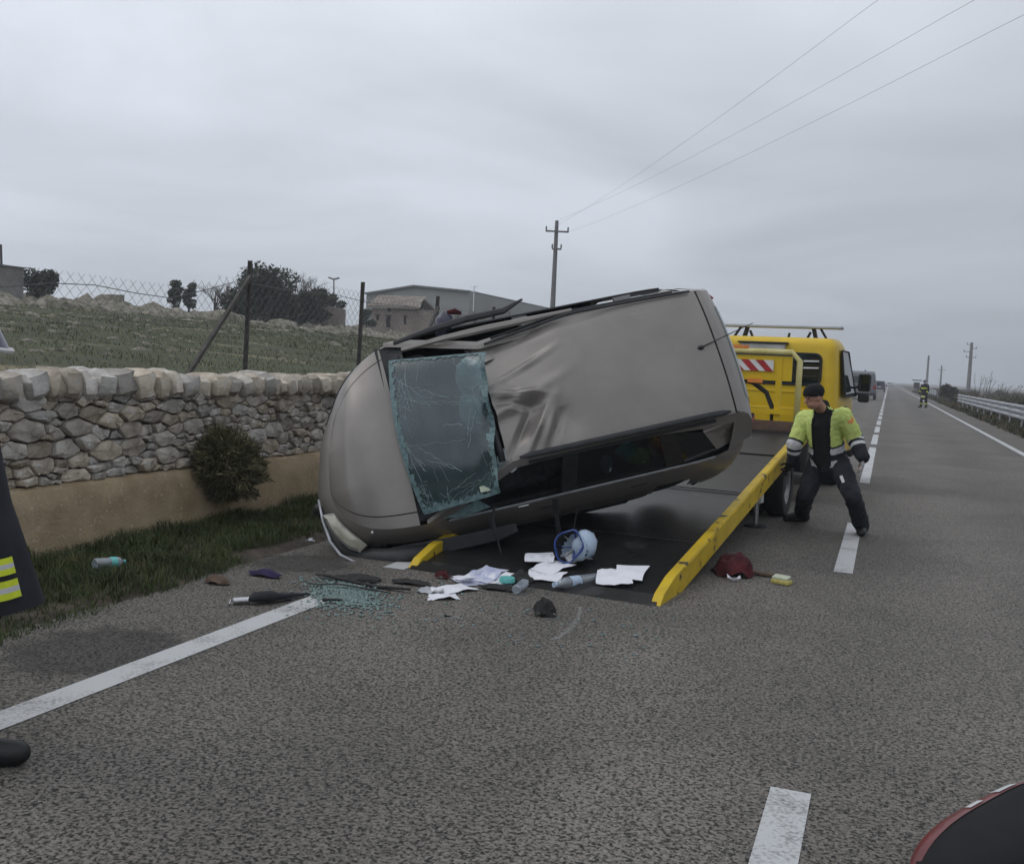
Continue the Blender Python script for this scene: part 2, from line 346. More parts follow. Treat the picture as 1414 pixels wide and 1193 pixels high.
M['joint'] = pmat('wall_core', (.05, .045, .04), (.02, .02, .018), 8, 1)
M['rock'] = pmat('hill_rock', (.27, .245, .205), (.075, .075, .045), 2.6, .95, bump=.8, bscale=7, dist=.08)
M['field'] = pmat('field_turf', (.058, .066, .024), (.036, .041, .016), .35, .95, bump=.6, bscale=6, dist=.06, spots=((.17, .15, .09), .5, .60))
M['grass'] = pmat('grass_blades', (.080, .105, .034), (.035, .048, .016), 1.6, .75, spots=((.16, .14, .06), 2.5, .64))
M['fgrass'] = pmat('field_grass', (.062, .071, .026), (.050, .057, .021), .3, .85, spots=((.19, .165, .10), .45, .58))
M['leaf'] = pmat('dark_leaves', (.055, .066, .030), (.024, .030, .016), .8, .8)
M['leaf2'] = pmat('olive_leaves', (.07, .08, .05), (.035, .042, .028), .9, .8)
M['shrub'] = pmat('shrub_needles', (.15, .135, .07), (.065, .063, .032), 6, .85)
M['twig'] = pmat('bare_twigs', (.10, .085, .07), (.05, .042, .035), 4, .9)
M['bark'] = pmat('bark', (.09, .075, .06), (.04, .033, .027), 9, .95, bump=.6)
M['weeds'] = pmat('verge_weeds', (.075, .075, .035), (.03, .033, .018), .5, .9, spots=((.10, .06, .035), .8, .56))
M['galv'] = pmat('galvanised_steel', (.42, .43, .45), (.28, .29, .31), 9, .5, metal=.55)
M['wire'] = pmat('fence_wire', (.16, .16, .165), (.10, .10, .10), 9, .6, metal=.4)
M['post'] = pmat('rusty_fence_post', (.09, .082, .078), (.05, .045, .042), 14, .8)
M['polec'] = pmat('concrete_pole', (.20, .195, .20), (.14, .135, .135), 4, .9)
M['cable'] = pmat('cable', (.05, .05, .055), None, 4, .6)
M['car'] = pmat('champagne_car_paint', (.258, .240, .223), (.222, .206, .192), 2.6, .38, metal=.45, spec=.35, coat=.06, spots=((.185, .17, .16), 38, .72), bump=.02, bscale=5)
t = M['car'].node_tree; b_ = t.nodes['Principled BSDF']; src = b_.inputs['Base Color'].links[0].from_socket
co = N(t, 'ShaderNodeTexCoord')
def scr(sc_, rot_, lo_, col_, src):
    mp_ = N(t, 'ShaderNodeMapping'); mp_.inputs['Scale'].default_value = sc_; mp_.inputs['Rotation'].default_value = rot_; t.links.new(co.outputs['Object'], mp_.inputs[0])
    n_ = N(t, 'ShaderNodeTexNoise'); n_.inputs['Scale'].default_value = 1; n_.inputs['Detail'].default_value = 4; t.links.new(mp_.outputs[0], n_.inputs['Vector'])
    k_ = N(t, 'ShaderNodeTexNoise'); k_.inputs['Scale'].default_value = 1.7; k_.inputs['Detail'].default_value = 3; t.links.new(co.outputs['Object'], k_.inputs['Vector'])
    a_ = N(t, 'ShaderNodeMath', operation='MULTIPLY_ADD'); a_.inputs[1].default_value = .5; t.links.new(k_.outputs[0], a_.inputs[0]); t.links.new(n_.outputs[0], a_.inputs[2])
    r_ = N(t, 'ShaderNodeMapRange'); r_.inputs[1].default_value = lo_; r_.inputs[2].default_value = lo_+.05; r_.inputs[4].default_value = .75; t.links.new(a_.outputs[0], r_.inputs[0])
    m_ = N(t, 'ShaderNodeMixRGB'); m_.inputs[2].default_value = c4(col_); t.links.new(r_.outputs[0], m_.inputs[0]); t.links.new(src, m_.inputs[1]); return m_.outputs[0]
src = scr((2.5, 70, 70), (0, 0, .25), 1.0, (.34, .33, .32), src); src = scr((60, 3, 60), (0, 0, -.3), 1.03, (.12, .115, .11), src); src = scr((3, 3, 3), (0, 0, 0), 1.02, (.19, .18, .165), src)
t.links.new(src, b_.inputs['Base Color'])
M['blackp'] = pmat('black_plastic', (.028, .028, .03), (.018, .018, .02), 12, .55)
M['rubber'] = pmat('tyre_rubber', (.03, .03, .03), (.02, .02, .02), 20, .85)
M['inner'] = pmat('car_interior', (.035, .035, .037), (.02, .02, .021), 8, .85)
M['seat'] = pmat('seat_cloth', (.05, .05, .055), (.03, .03, .033), 20, .95)
M['airbag'] = pmat('airbag_cloth', (.78, .81, .82), (.66, .69, .71), 6, .9, bump=.6, bscale=12, dist=.03)
M['seam'] = pmat('panel_gap', (.012, .012, .012), None, 4, .9)
M['wind'] = glassmat('cracked_windscreen', (.34, .50, .53), (.062, .102, .112), .50, .12, refl=.02)
M['crack'] = pmat('glass_cracks', (.36, .47, .47), (.24, .34, .35), 20, .6)
M['edge'] = pmat('shattered_glass_edge', (.155, .235, .24), (.06, .115, .125), 30, .35, bump=.8, bscale=90, dist=.01)
M['glass'] = glassmat('side_glass', (.50, .56, .55), (.05, .055, .055), .18, .04)
M['cabglass'] = glassmat('cab_glass', (.14, .19, .18), (.04, .06, .06), .3, .03)
M['lens'] = pmat('yellowed_headlamp', (.50, .48, .40), (.36, .34, .27), 12, .25, spec=.6, coat=.3)
M['rim'] = pmat('alloy_rim', (.35, .35, .36), (.2, .2, .2), 8, .4, metal=.7)
M['steel'] = pmat('deck_steel', (.018, .0175, .0175), (.008, .008, .008), 1.6, .40, metal=.1, spec=.45, bump=.3, bscale=22, spots=((.038, .037, .036), 3, .62))
M['frame'] = pmat('chassis_black', (.03, .03, .03), (.018, .017, .016), 9, .7)
M['rust'] = pmat('rusty_steel', (.14, .085, .06), (.06, .045, .04), 7, .85)
M['yellow'] = pmat('tow_truck_yellow', (.66, .445, .011), (.57, .38, .010), 3, .42, spec=.45, coat=.15)
M['yelrail'] = pmat('worn_yellow_rail', (.60, .42, .018), (.45, .31, .018), 3, .55, spots=((.05, .042, .03), 7, .61))
M['palef'] = pmat('faded_yellow_frame', (.60, .55, .26), (.5, .43, .15), 5, .6)
M['white'] = pmat('white_paint', (.70, .70, .70), (.58, .58, .57), 5, .6)
M['red'] = pmat('red_reflective', (.42, .03, .03), (.32, .025, .03), 6, .45)
M['orange'] = pmat('amber_lens', (.75, .25, .06), None, 6, .3)
M['redrag'] = pmat('dark_red_cloth', (.085, .013, .017), (.04, .007, .010), 9, .95, bump=.5)
M['lampbox'] = pmat('work_lamp', (.50, .49, .46), (.4, .39, .37), 5, .5)
M['skin'] = pmat('skin', (.44, .245, .17), (.36, .19, .135), 9, .6)
M['lime'] = pmat('high_visibility_lime', (.54, .64, .19), (.43, .53, .14), 8, .75)
M['silver'] = pmat('reflective_band', (.55, .56, .58), (.46, .47, .48), 9, .5)
M['navy'] = pmat('dark_navy_cloth', (.017, .018, .026), (.010, .011, .016), 9, .9)
M['blackc'] = pmat('black_cloth', (.011, .011, .012), (.007, .007, .008), 9, .95)
M['glove'] = pmat('work_glove', (.40, .40, .40), (.26, .26, .26), 14, .9)
M['boot'] = pmat('black_boot', (.016, .016, .017), (.010, .010, .010), 12, .5)
M['fyellow'] = pmat('fluorescent_yellow_band', (.62, .72, .03), (.52, .6, .03), 12, .7)
M['helmet'] = pmat('dark_helmet', (.05, .05, .09), (.035, .035, .06), 5, .35, coat=.4)
M['paper'] = pmat('paper', (.74, .75, .80), (.66, .67, .72), 6, .9)
M['paperg'] = pmat('grey_paper', (.42, .44, .46), (.34, .35, .37), 6, .9)
M['paperb'] = pmat('blue_printed_paper', (.36, .40, .58), (.62, .63, .70), 14, .9)
M['teal'] = pmat('teal_plastic', (.16, .55, .52), (.11, .42, .40), 9, .4)
M['plast'] = glassmat('clear_plastic', (.86, .90, .94), (.62, .68, .74), .30, .12, refl=.06)
M['shard'] = pmat('broken_glass_crumbs', (.125, .195, .185), (.06, .115, .11), 40, .2, spec=.8)
M['bluerim'] = pmat('blue_plastic', (.03, .075, .27), (.022, .05, .2), 9, .4)
M['paleblue'] = pmat('pale_blue_plastic', (.46, .56, .68), (.36, .45, .57), 5, .45)
M['umb'] = pmat('umbrella_cloth', (.020, .022, .028), (.012, .012, .016), 14, .85)
M['chrome'] = pmat('chrome', (.6, .6, .62), (.45, .45, .46), 9, .25, metal=.9)
M['sponge'] = pmat('yellow_sponge', (.46, .40, .13), (.36, .30, .09), 20, .95)
M['sponge2'] = pmat('pale_scourer', (.50, .54, .42), (.4, .44, .34), 20, .95)
M['purple'] = pmat('violet_cloth', (.03, .022, .07), None, 9, .9)
M['chalk'] = pmat('chalk_powder', (.42, .42, .41), (.25, .245, .235), 50, .95)
M['wood'] = pmat('brown_board', (.13, .085, .06), (.08, .05, .035), 9, .85)
M['dark'] = pmat('dark_rubber_scrap', (.028, .027, .027), (.015, .015, .015), 12, .85, bump=.6)
M['plaster'] = pmat('pinkish_ruin_wall', (.30, .255, .22), (.20, .17, .145), .7, .95, bump=.8, bscale=4, dist=.1)
M['tiles'] = pmat('old_roof_tiles', (.29, .255, .22), (.18, .16, .135), 1.2, .95)
M['shed'] = pmat('grey_cladding', (.27, .275, .265), (.235, .24, .235), .25, .8)
M['shedroof'] = pmat('dark_shed_roof', (.16, .17, .17), (.13, .135, .135), .3, .7)
M['cblock'] = pmat('concrete_block', (.24, .235, .22), (.17, .165, .155), .8, .95)
M['hole'] = pmat('dark_opening', (.012, .012, .012), None, 3, 1)
M['vanpaint'] = pmat('grey_van_paint', (.13, .135, .145), (.10, .105, .115), 3, .45)
M['bluecar'] = pmat('dark_blue_car_paint', (.04, .05, .09), (.03, .035, .07), 3, .35, coat=.3)
M['redlamp'] = pmat('red_lens', (.30, .02, .02), (.22, .015, .015), 9, .2, coat=.4)

# ================================================================== THE SETTING
def struct(name, mb, mats, smooth=False): return part(name, mb, mats, None, smooth=smooth, kind='structure')
struct('ground', MB().grid(lambda u, v: (-1500+3000*u, -600+3600*v, -.30 if abs(-1500+3000*u) > 4.6 else -.30), 24, 24), M['ground'])
struct('road', MB().grid(lambda u, v: (-4.55+9.05*u, -12+np.interp(v, [0, .5, 1], [0, 60, 900]), 0), 6, 40), M['asphalt'])
# painted lines lie 4 mm proud
pl = lambda x0, x1, y0, y1, n=1: MB().grid(lambda u, v: (x0+(x1-x0)*u, y0+(y1-y0)*v, .004), 1, n)
struct('edge_line', pl(-3.56, -3.38, -6, 5.80), M['paint'])
struct('edge_line', pl(-3.60, -3.42, 6.02, 6.55), M['paint'])
struct('edge_line', pl(-3.60, -3.42, 6.9, 600), M['paint'])
struct('edge_line', pl(3.16, 3.32, -6, 600), M['paint'])
dash = [(1.0, 4.02), (8.85, 12.02), (16.9, 26.2), (27.5, 32.6)]
y = 34.0
for k in range(11): dash.append((y, y+4.5)); y += 6.0
for a, b in dash: struct('centre_dash', pl(-.33, -.175, a, b), M['paint'])
struct('centre_dash', pl(-.33, -.175, 102, 500), M['paint'])
# dark damp patch by the verge
pc = gp(140, 898); mw_ = M['wet_asphalt']; t = mw_.node_tree; om = [n_ for n_ in t.nodes if n_.type == 'OUTPUT_MATERIAL'][0]; bs_ = t.nodes['Principled BSDF']
co = N(t, 'ShaderNodeTexCoord'); ln = N(t, 'ShaderNodeVectorMath', operation='LENGTH'); mpn = N(t, 'ShaderNodeMapping'); mpn.inputs['Scale'].default_value = (2.0, 2.2, 0); mpn.inputs['Rotation'].default_value = (0, 0, R(-18))
t.links.new(co.outputs['Object'], mpn.inputs[0]); t.links.new(mpn.outputs[0], ln.inputs[0]); nn = N(t, 'ShaderNodeTexNoise'); nn.inputs['Scale'].default_value = 6; nn.inputs['Detail'].default_value = 8; t.links.new(co.outputs['Object'], nn.inputs['Vector'])
sm_ = N(t, 'ShaderNodeMath', operation='MULTIPLY_ADD'); sm_.inputs[1].default_value = 1.1; t.links.new(nn.outputs[0], sm_.inputs[0]); t.links.new(ln.outputs['Value'], sm_.inputs[2])
rg = N(t, 'ShaderNodeMapRange'); rg.inputs[1].default_value = 1.05; rg.inputs[2].default_value = 1.65; rg.inputs[3].default_value = .85; rg.inputs[4].default_value = 0; t.links.new(sm_.outputs[0], rg.inputs[0]); t.links.new(rg.outputs[0], bs_.inputs['Alpha'])
for q_, k_ in ((pc, 1.0), (gp(420, 778), .8), (gp(640, 905), .9)):
    o = part('damp_stain', MB().grid(lambda u, v: ((u-.5)*1.7, (v-.5)*1.5, 0), 1, 1), mw_, None, kind='structure'); o.location = (q_.x, q_.y, .003); o.scale = (k_, k_, 1)
    if k_ == .9: bpy.data.objects.remove(o)
# soil verge with a ragged inner edge
def verge_edge(Y): return -4.30 + .20*(fbm(Y*.9, Y*0+3.3, 5)-.5)*2 - .25*np.exp(-((Y-7.6)/1.3)**2)
def verge_z(X, Y):
    t = np.clip((verge_edge(Y)-X)/.35, 0, 1); return -.05 + .085*t*t*(3-2*t) + .03*np.clip((-4.9-X), 0, 1) + .035*(fbm(X*5, Y*5, 9)-.5)*t
gx = np.linspace(-5.95, -3.95, 40); gy = np.concatenate([np.arange(-6, 16, .06), np.arange(16, 300, 4.)])
def np_grid(gx, gy, z):
    V = np.stack([np.repeat(gx, len(gy)), np.tile(gy, len(gx)), z.ravel()], 1); n = len(gy)
    i, j = np.meshgrid(np.arange(len(gx)-1), np.arange(n-1), indexing='ij'); a = (i*n+j).ravel()
    return V, np.stack([a, a+n, a+n+1, a+1], 1)
XX, YY = np.meshgrid(gx, gy, indexing='ij'); V, Fq = np_grid(gx, gy, verge_z(XX, YY))
fast('verge', V, Fq, M['soil'], smooth=True, kind='structure')
# the field rises behind the wall to a rocky ridge
def T(X, Y):
    d = np.maximum(-6.1-X, 0)
    z = 1.20 + .078*np.minimum(d, 22) + .062*np.clip(d-22, 0, 18) - .012*np.clip(d-45, 0, 200)
    amp = np.clip(d/25, 0, 1)
    z += amp*(.9*(fbm(X*.06, Y*.06, 3)-.5) + .38*np.clip((d-14)/14, 0, 1)*(fbm(X*.35, Y*.35, 21)-.5)) + .10*(fbm(X*.9, Y*.9, 31)-.5)
    return z - .02*np.clip(Y-90, 0, 100)*np.clip(d/20, 0, 1)
gd = np.concatenate([np.arange(0, 50, .7), np.arange(50, 90, 3.), np.array([90, 120, 180, 300, 600])]); gy = np.concatenate([np.arange(-40, 0, 4.), np.arange(0, 95, .8), np.array([95, 100, 110, 120, 140, 160, 200, 260, 400, 700])])
XX, YY = np.meshgrid(-6.1-gd, gy, indexing='ij'); V, Fq = np_grid(-6.1-gd, gy, T(XX, YY)); Fq = Fq[:, ::-1]
fast('field', V, Fq, M['field'], smooth=True, kind='structure')

def blades(n, X, Y, Z, hgt, wid, lean, seed, seg2=True):
    g = np.random.default_rng(seed); a = g.uniform(0, 2*math.pi, n); b = g.uniform(0, 2*math.pi, n)
    base = np.stack([X, Y, Z], 1); wv = np.stack([np.cos(a), np.sin(a), 0*a], 1)*(wid/2)[:, None]
    ln = np.stack([np.cos(b), np.sin(b), 0*b], 1)*(hgt*lean*g.uniform(.2, 1, n))[:, None]; up = np.zeros((n, 3)); up[:, 2] = hgt
    V = np.stack([base-wv, base+wv, base+wv*.7+up*.6+ln*.35, base-wv*.7+up*.6+ln*.35, base+up+ln-np.stack([0*a, 0*a, hgt*lean*.25], 1)], 1).reshape(-1, 3)
    o = np.arange(n)*5
    return V, np.concatenate([np.stack([o, o+1, o+2], 1), np.stack([o, o+2, o+3], 1), np.stack([o+3, o+2, o+4], 1)])
# verge grass
n = 60000; Y = RNG.uniform(2.2, 13, n); ed = verge_edge(Y); X = ed - .02 - (5.66+ed)*RNG.beta(1.05, 1.0, n)
clump = fbm(X*3.2, Y*3.2, 41); keep = (clump + .30*np.clip((ed-X)/.5, 0, 1) + RNG.uniform(-.12, .12, n)) > .50
keep &= ~((Y > 6.5) & (Y < 9.5) & (X > -4.75)); X, Y, clump, ed = X[keep], Y[keep], clump[keep], ed[keep]; n = len(X)
hg = (.045 + .15*np.clip(clump-.30, 0, 1) + .045*np.clip((-4.6-X), 0, 1))*RNG.uniform(.5, 1.35, n)
V, Ft = blades(n, X, Y, verge_z(X, Y)-.005, hg, RNG.uniform(.004, .009, n), .85, 3)
fast('verge_grass', V, Ft, M['grass'], kind='stuff', label='tufted green grass along the foot of the tan wall', cat='grass')
# field grass, sparser and coarser with distance
n = 90000; d = 26*RNG.beta(1, 1.6, n); Y = RNG.uniform(1, 60, n); X = -6.15-d; r = np.hypot(X, Y)
clump = fbm(X*.8, Y*.8, 51); keep = (clump > .36) & (Y < 12+2.0*d+16); X, Y, r, clump = X[keep], Y[keep], r[keep], clump[keep]; n = len(X)
V, Ft = blades(n, X, Y, T(X, Y)-.01, (.03+.07*(clump-.3))*RNG.uniform(.4, 1.5, n)*(1+r/60), .005*(1+r/12)*RNG.uniform(.5, 1.3, n), 1.1, 5)
fast('field_grass', V, Ft, M['fgrass'], kind='stuff', label='short green pasture grass on the slope behind the wall', cat='grass')

# ------------------------------------------------------------------ rocks on the ridge: nobody could count them
def rocks(n, X, Y, Z, size, seed, flat=.6):
    g = np.random.default_rng(seed)
    P = np.array([(0, 0, 1), (.72, 0, .62), (0, .72, .62), (-.72, 0, .62), (0, -.72, .62), (1, .3, 0), (.3, 1, 0), (-1, .3, 0), (-.3, 1, 0), (-1, -.3, -.05), (.3, -1, 0), (1, -.3, 0), (-.4, -1, 0)], float)
    tri = [(0, 1, 2), (0, 2, 3), (0, 3, 4), (0, 4, 1), (1, 5, 6), (1, 6, 2), (2, 6, 8), (2, 8, 7), (2, 7, 3), (3, 7, 9), (3, 9, 12), (3, 12, 4), (4, 12, 10), (4, 10, 11), (4, 11, 1), (1, 11, 5)]
    V = P[None]*g.uniform(.7, 1.35, (n, len(P), 1))*size[:, None, None]; V[:, :, 2] *= flat*g.uniform(.5, 1.3, (n, 1)); V[:, :, 0] *= g.uniform(.7, 1.6, (n, 1))
    a = g.uniform(0, 6.28, n); c, s = np.cos(a)[:, None], np.sin(a)[:, None]
    W = np.stack([V[:, :, 0]*c-V[:, :, 1]*s, V[:, :, 0]*s+V[:, :, 1]*c, V[:, :, 2]], 2) + np.stack([X, Y, Z], 1)[:, None, :]
    return W.reshape(-1, 3), (np.array(tri)[None]+(np.arange(n)*len(P))[:, None, None]).reshape(-1, 3)
n = 11000; d = RNG.uniform(13, 46, n); Y = RNG.uniform(4, 90, n); X = -6.1-d
cl = fbm(X*.16, Y*.16, 61); keep = (cl + np.clip((d-19)/16, -.35, .22) + RNG.uniform(-.1, .1, n)) > .62; X, Y, d = X[keep], Y[keep], d[keep]; n = len(X)
sz = RNG.lognormal(-1.95, .6, n)*(1+.012*d); V, Ft = rocks(n, X, Y, T(X, Y)-.05, sz, 8)
fast('ridge_rocks', V, Ft, M['rock'], kind='stuff', label='pale limestone rocks scattered over the ridge above the pasture', cat='rocks')
n = 1000; d = RNG.uniform(4, 24, n); Y = RNG.uniform(6, 55, n); X = -6.1-d; sz = RNG.lognormal(-2.6, .4, n)
V, Ft = rocks(n, X, Y, T(X, Y)-.01, sz, 9); fast('field_stones', V, Ft, M['rock'], kind='stuff', label='small pale stones lying in the pasture grass', cat='stones')

# ================================================================== DRY STONE WALL
WX = -5.80                                       # plane of the stone face
wall = thing('dry_stone_wall', 'grey dry stone wall with upright coping stones on a tan concrete base', 'stone wall', (WX-.2, 7, 0))
mb = MB()
gyw = list(np.arange(-8, 16, .25))+list(np.arange(16, 62, 3.))
prof = [(-5.64, -.3), (-5.655, .10), (-5.70, .40), (-5.735, .535), (-5.76, .56), (-5.80, .575), (-6.25, .575)]
mb.loft([[Vector((x+.018*(vn(np.array(Y*1.3), np.array(i*.9))-.5), Y, z+(.02*(vn(np.array(Y*.8), np.array(4.))-.5) if i > 2 else 0))) for i, (x, z) in enumerate(prof)] for Y in gyw], closed=False, cap=False)
part('concrete_base', mb, M['concrete'], wall, smooth=50)
part('wall_core', MB().box((WX-.24, 27, .87), (.34, 70, .60)).box((WX-.26, 27, 1.25), (.2, 70, .16)), M['joint'], wall)
def power_cells(seeds, wts, box):
    (x0, x1), (y0, y1) = box; cells = []
    S = np.array(seeds); W_ = np.array(wts)
    for i in range(len(S)):
        poly = [(x0, y0), (x1, y0), (x1, y1), (x0, y1)]
        dd = np.hypot(*(S-S[i]).T); order = [j for j in np.argsort(dd)[1:30]]
        for j in order:
            n_ = S[j]-S[i]; c = (S[j]@S[j]-S[i]@S[i]-W_[j]+W_[i])/2; q = []
            for k in range(len(poly)):
                a, b = np.array(poly[k]), np.array(poly[(k+1) % len(poly)]); fa, fb = n_@a-c, n_@b-c
                if fa <= 0: q.append(tuple(a))
                if fa*fb < 0: t = fa/(fa-fb); q.append(tuple(a+(b-a)*t))
            poly = q
            if len(poly) < 3: break
        cells.append(poly)
    return cells
def stone_mesh(poly, rr, thick):
    """poly in (Y, z) about its own centre -> a rough, rounded block facing +X"""
    P = [Vector((0, a, b)) for a, b in poly]
    q = []
    for k in range(len(P)):
        a, b = P[k], P[(k+1) % len(P)]; q += [a.lerp(b, .10), a.lerp(b, .90)]
        if (b-a).length > .16: q.insert(-1, a.lerp(b, .5)+Vector((0, rr.uniform(-.006, .006), rr.uniform(-.006, .006))))
    out_ = thick+rr.uniform(-.012, .03); tx, tz = rr.uniform(-.35, .35), rr.uniform(-.30, .35)
    rings = []
    for sc, dp in ((1, -.12), (1.0, -.02), (.985, .50), (.90, .90), (.50, 1.0)):
        rings.append([Vector((dp*out_ if dp > 0 else dp, p.y*sc, p.z*sc)) + Vector((rr.uniform(-.008, .008)+(p.y*tx+p.z*tz)*(.35 if dp > 0 else 0), rr.uniform(-.009, .009), rr.uniform(-.008, .008)))*(1 if dp > -.1 else 0) for p in q])
    m = MB().loft(rings, cap=False); o = len(m.v); n_ = len(q)
    m.add([Vector((out_*1.02, 0, 0))], []); 
    for k in range(n_): m.f.append([o-n_+k, o-n_+(k+1) % n_, o]); m.m.append(0)
    return m
AN = 1.9
def wall_range(y0, y1, single, seed):
    rr = random.Random(seed); z0, z1 = .575, 1.245; seeds, wts, rad = [], [], []
    for base, tries in ((.135, 90), (.105, 420), (.072, 1600), (.045, 3000)):
        for k in range(int(tries*(y1-y0)/7)):
            r_ = base*rr.uniform(.85, 1.2); p = (rr.uniform(y0, y1), rr.uniform(z0, z1)*AN)
            if all((p[0]-s[0])**2+(p[1]-s[1])**2 > ((r_+q)*.93)**2 for s, q in zip(seeds, rad)): seeds.append(p); rad.append(r_); wts.append(r_*r_)
    lump = MB()
    for (cy, cz), poly in zip(seeds, power_cells(seeds, wts, ((y0, y1), (z0*AN, z1*AN)))):
        if len(poly) < 3: continue
        my = sum(p[0] for p in poly)/len(poly); mz = sum(p[1] for p in poly)/len(poly)/AN
        loc = []
        for a, b in poly:
            v_ = Vector((a-my, b/AN-mz)); L = v_.length
            loc.append(tuple(v_*max(.5, (L-.008)/L)) if L > 0 else (0, 0))
        sm_ = stone_mesh(loc, rr, .055); off = Vector((WX+rr.uniform(-.018, .014)-.05, my, mz))
        if single:
            o = part('stone', sm_, M['stone'], wall, world=False, smooth=35); o.location = off-Vector((WX-.2, 7, 0))
        else: lump.add([p+off for p in sm_.v], sm_.f)
    # coping: big rounded stones set on edge, leaning
    yy = y0
    while yy < y1:
        wd = rr.uniform(.09, .26); hh = rr.uniform(.15, .245)*(1.06 if wd > .24 else 1); lean = rr.uniform(-.10, .30)
        rot = Matrix.Rotation(lean, 3, 'X')@Matrix.Rotation(rr.uniform(-.12, .12), 3, 'Z')
        m = MB().ball((0, 0, 0), (.235, wd*.53, hh*.54), 10, 7, e=.50, jit=.11, seed=rr.random())
        m.v = [rot@p for p in m.v]; off = Vector((WX-.15+rr.uniform(-.02, .03), yy+wd/2, 1.225+hh*.40))
        if single:
            o = part('coping_stone', m, M['stone'], wall, world=False, smooth=38); o.location = off-Vector((WX-.2, 7, 0))
        else: lump.add([p+off for p in m.v], m.f)
        yy += wd*.98
    if not single: part('further_stones', lump, M['stone'], wall, smooth=55, kind='stuff')
wall_range(4.9, 12.2, True, 4); wall_range(1.5, 4.9, False, 5); wall_range(12.2, 26, False, 6)

# ------------------------------------------------------------------ shrub growing out of the wall foot
def foliage(blobs, n, size, seed, elong=1.0, shell=.55, jit=.25):
    """leaf-sized faces spread through ellipsoids [(centre, radii)]"""
    g = np.random.default_rng(seed); w_ = np.array([b[1][0]*b[1][1]*b[1][2] for b in blobs])**.7; idx = g.choice(len(blobs), n, p=w_/w_.sum())
    C = np.array([tuple(b[0]) for b in blobs])[idx]; Rr = np.array([tuple(b[1]) for b in blobs])[idx]
    dr = g.normal(size=(n, 3)); dr /= np.linalg.norm(dr, axis=1)[:, None]
    P = C + dr*Rr*(shell+(1-shell)*g.uniform(0, 1, n)**.5)[:, None]*(1+jit*(vn3(dr*3+C*.7+seed)-.5))[:, None]
    a = g.normal(size=(n, 3)); a += dr*elong*.8; a /= np.linalg.norm(a, axis=1)[:, None]; b = np.cross(a, g.normal(size=(n, 3))); b /= np.linalg.norm(b, axis=1)[:, None]
    s = size*g.uniform(.6, 1.5, n); L = a*(s*elong)[:, None]; Wd = b*(s*.5)[:, None]
    V = np.stack([P-L, P+Wd, P+L, P-Wd], 1).reshape(-1, 3); o = np.arange(n)*4
    return V, np.stack([o, o+1, o+2, o+3], 1)
sc = pX(312, 640, -5.62)
shrub = thing('shrub', 'rounded dark olive shrub growing from the concrete base of the stone wall', 'shrub', (sc.x-.1, sc.y, .45))
V, Fq = foliage([(sc+Vector((.02, 0, .0)), (.29, .30, .30)), (sc+Vector((.05, .06, -.12)), (.24, .27, .22)), (sc+Vector((.02, -.10, .09)), (.23, .21, .22)), (sc+Vector((.06, .13, .02)), (.20, .21, .20))], 20000, .012, 3, elong=3.0, shell=.25, jit=.9)
fast('foliage', V, Fq, M['shrub'], shrub, inv=MW[shrub.name].inverted())
mb = MB()
for k in range(70):
    a = RNG.normal(size=3); a /= np.linalg.norm(a); a[0] = abs(a[0]); mb.tube([sc+Vector((-.18, 0, -.1)), sc+Vector(a)*.14, sc+Vector(a)*float(RNG.uniform(.26, .40))], [.007, .004, .0015], 4)
part('stems', mb, M['twig'], shrub)

# ================================================================== CHAIN LINK FENCE BEHIND THE WALL
FX = -6.6; PY = [9.25, 11.75, 14.1, 16.45, 18.8, 21.2, 23.6, 26.0]
fence = thing('chain_link_fence', 'sagging chain link fence on dark posts in the pasture behind the wall', 'fence', (FX, 9.25, 1.2))
fh = lambda Y: float(np.interp(Y, [0, 4, 6, 8, 9.2, 30], [2.20, 2.2, 2.18, 2.28, 2.50, 2.50])) + .03*math.sin(Y*2.1)*(Y < 9)
for Y in PY:
    z = float(T(np.array(FX), np.array(Y)))-.2
    mb = MB(); d1 = Vector((.03, .0, 0)); mb.bar((FX, Y, z), (FX+.02, Y+.02, 2.62), .05, .012); mb.bar((FX-.02, Y, z), (FX, Y+.02, 2.62), .012, .05)
    part('fence_post', mb, M['post'], fence)
for Y, dy in ((9.25, -1.25), (14.1, -1.2)):
    part('brace_strut', MB().bar((FX+.04, Y-.02, 2.45), (FX+.06, Y+dy, 1.15), .038, .038), M['post'], fence)
mb = MB(); p = .085
yy = 0.0
while yy < 26:
    for sgn in (1, -1):
        zb = 1.22; pts = []
        for k in range(17):
            Y = yy + sgn*(k*p); z = zb + k*p
            if Y < -1 or Y > 26.5: break
            if z > fh(Y)+.02: break
            pts.append((FX+.02*math.sin(Y*1.7+z*3), Y, z))
        if len(pts) > 1: mb.tube(pts[::4]+[pts[-1]] if (len(pts)-1) % 4 else pts[::4], .0019, 3, cap=False)
    yy += p*2*.72
part('wire_mesh', mb, M['wire'], fence, kind='stuff')
part('top_wire', MB().tube([(FX, Y, fh(Y)-.12+.02*math.sin(Y*3.)) for Y in np.arange(0, 26, .5)], .004, 4), M['wire'], fence)

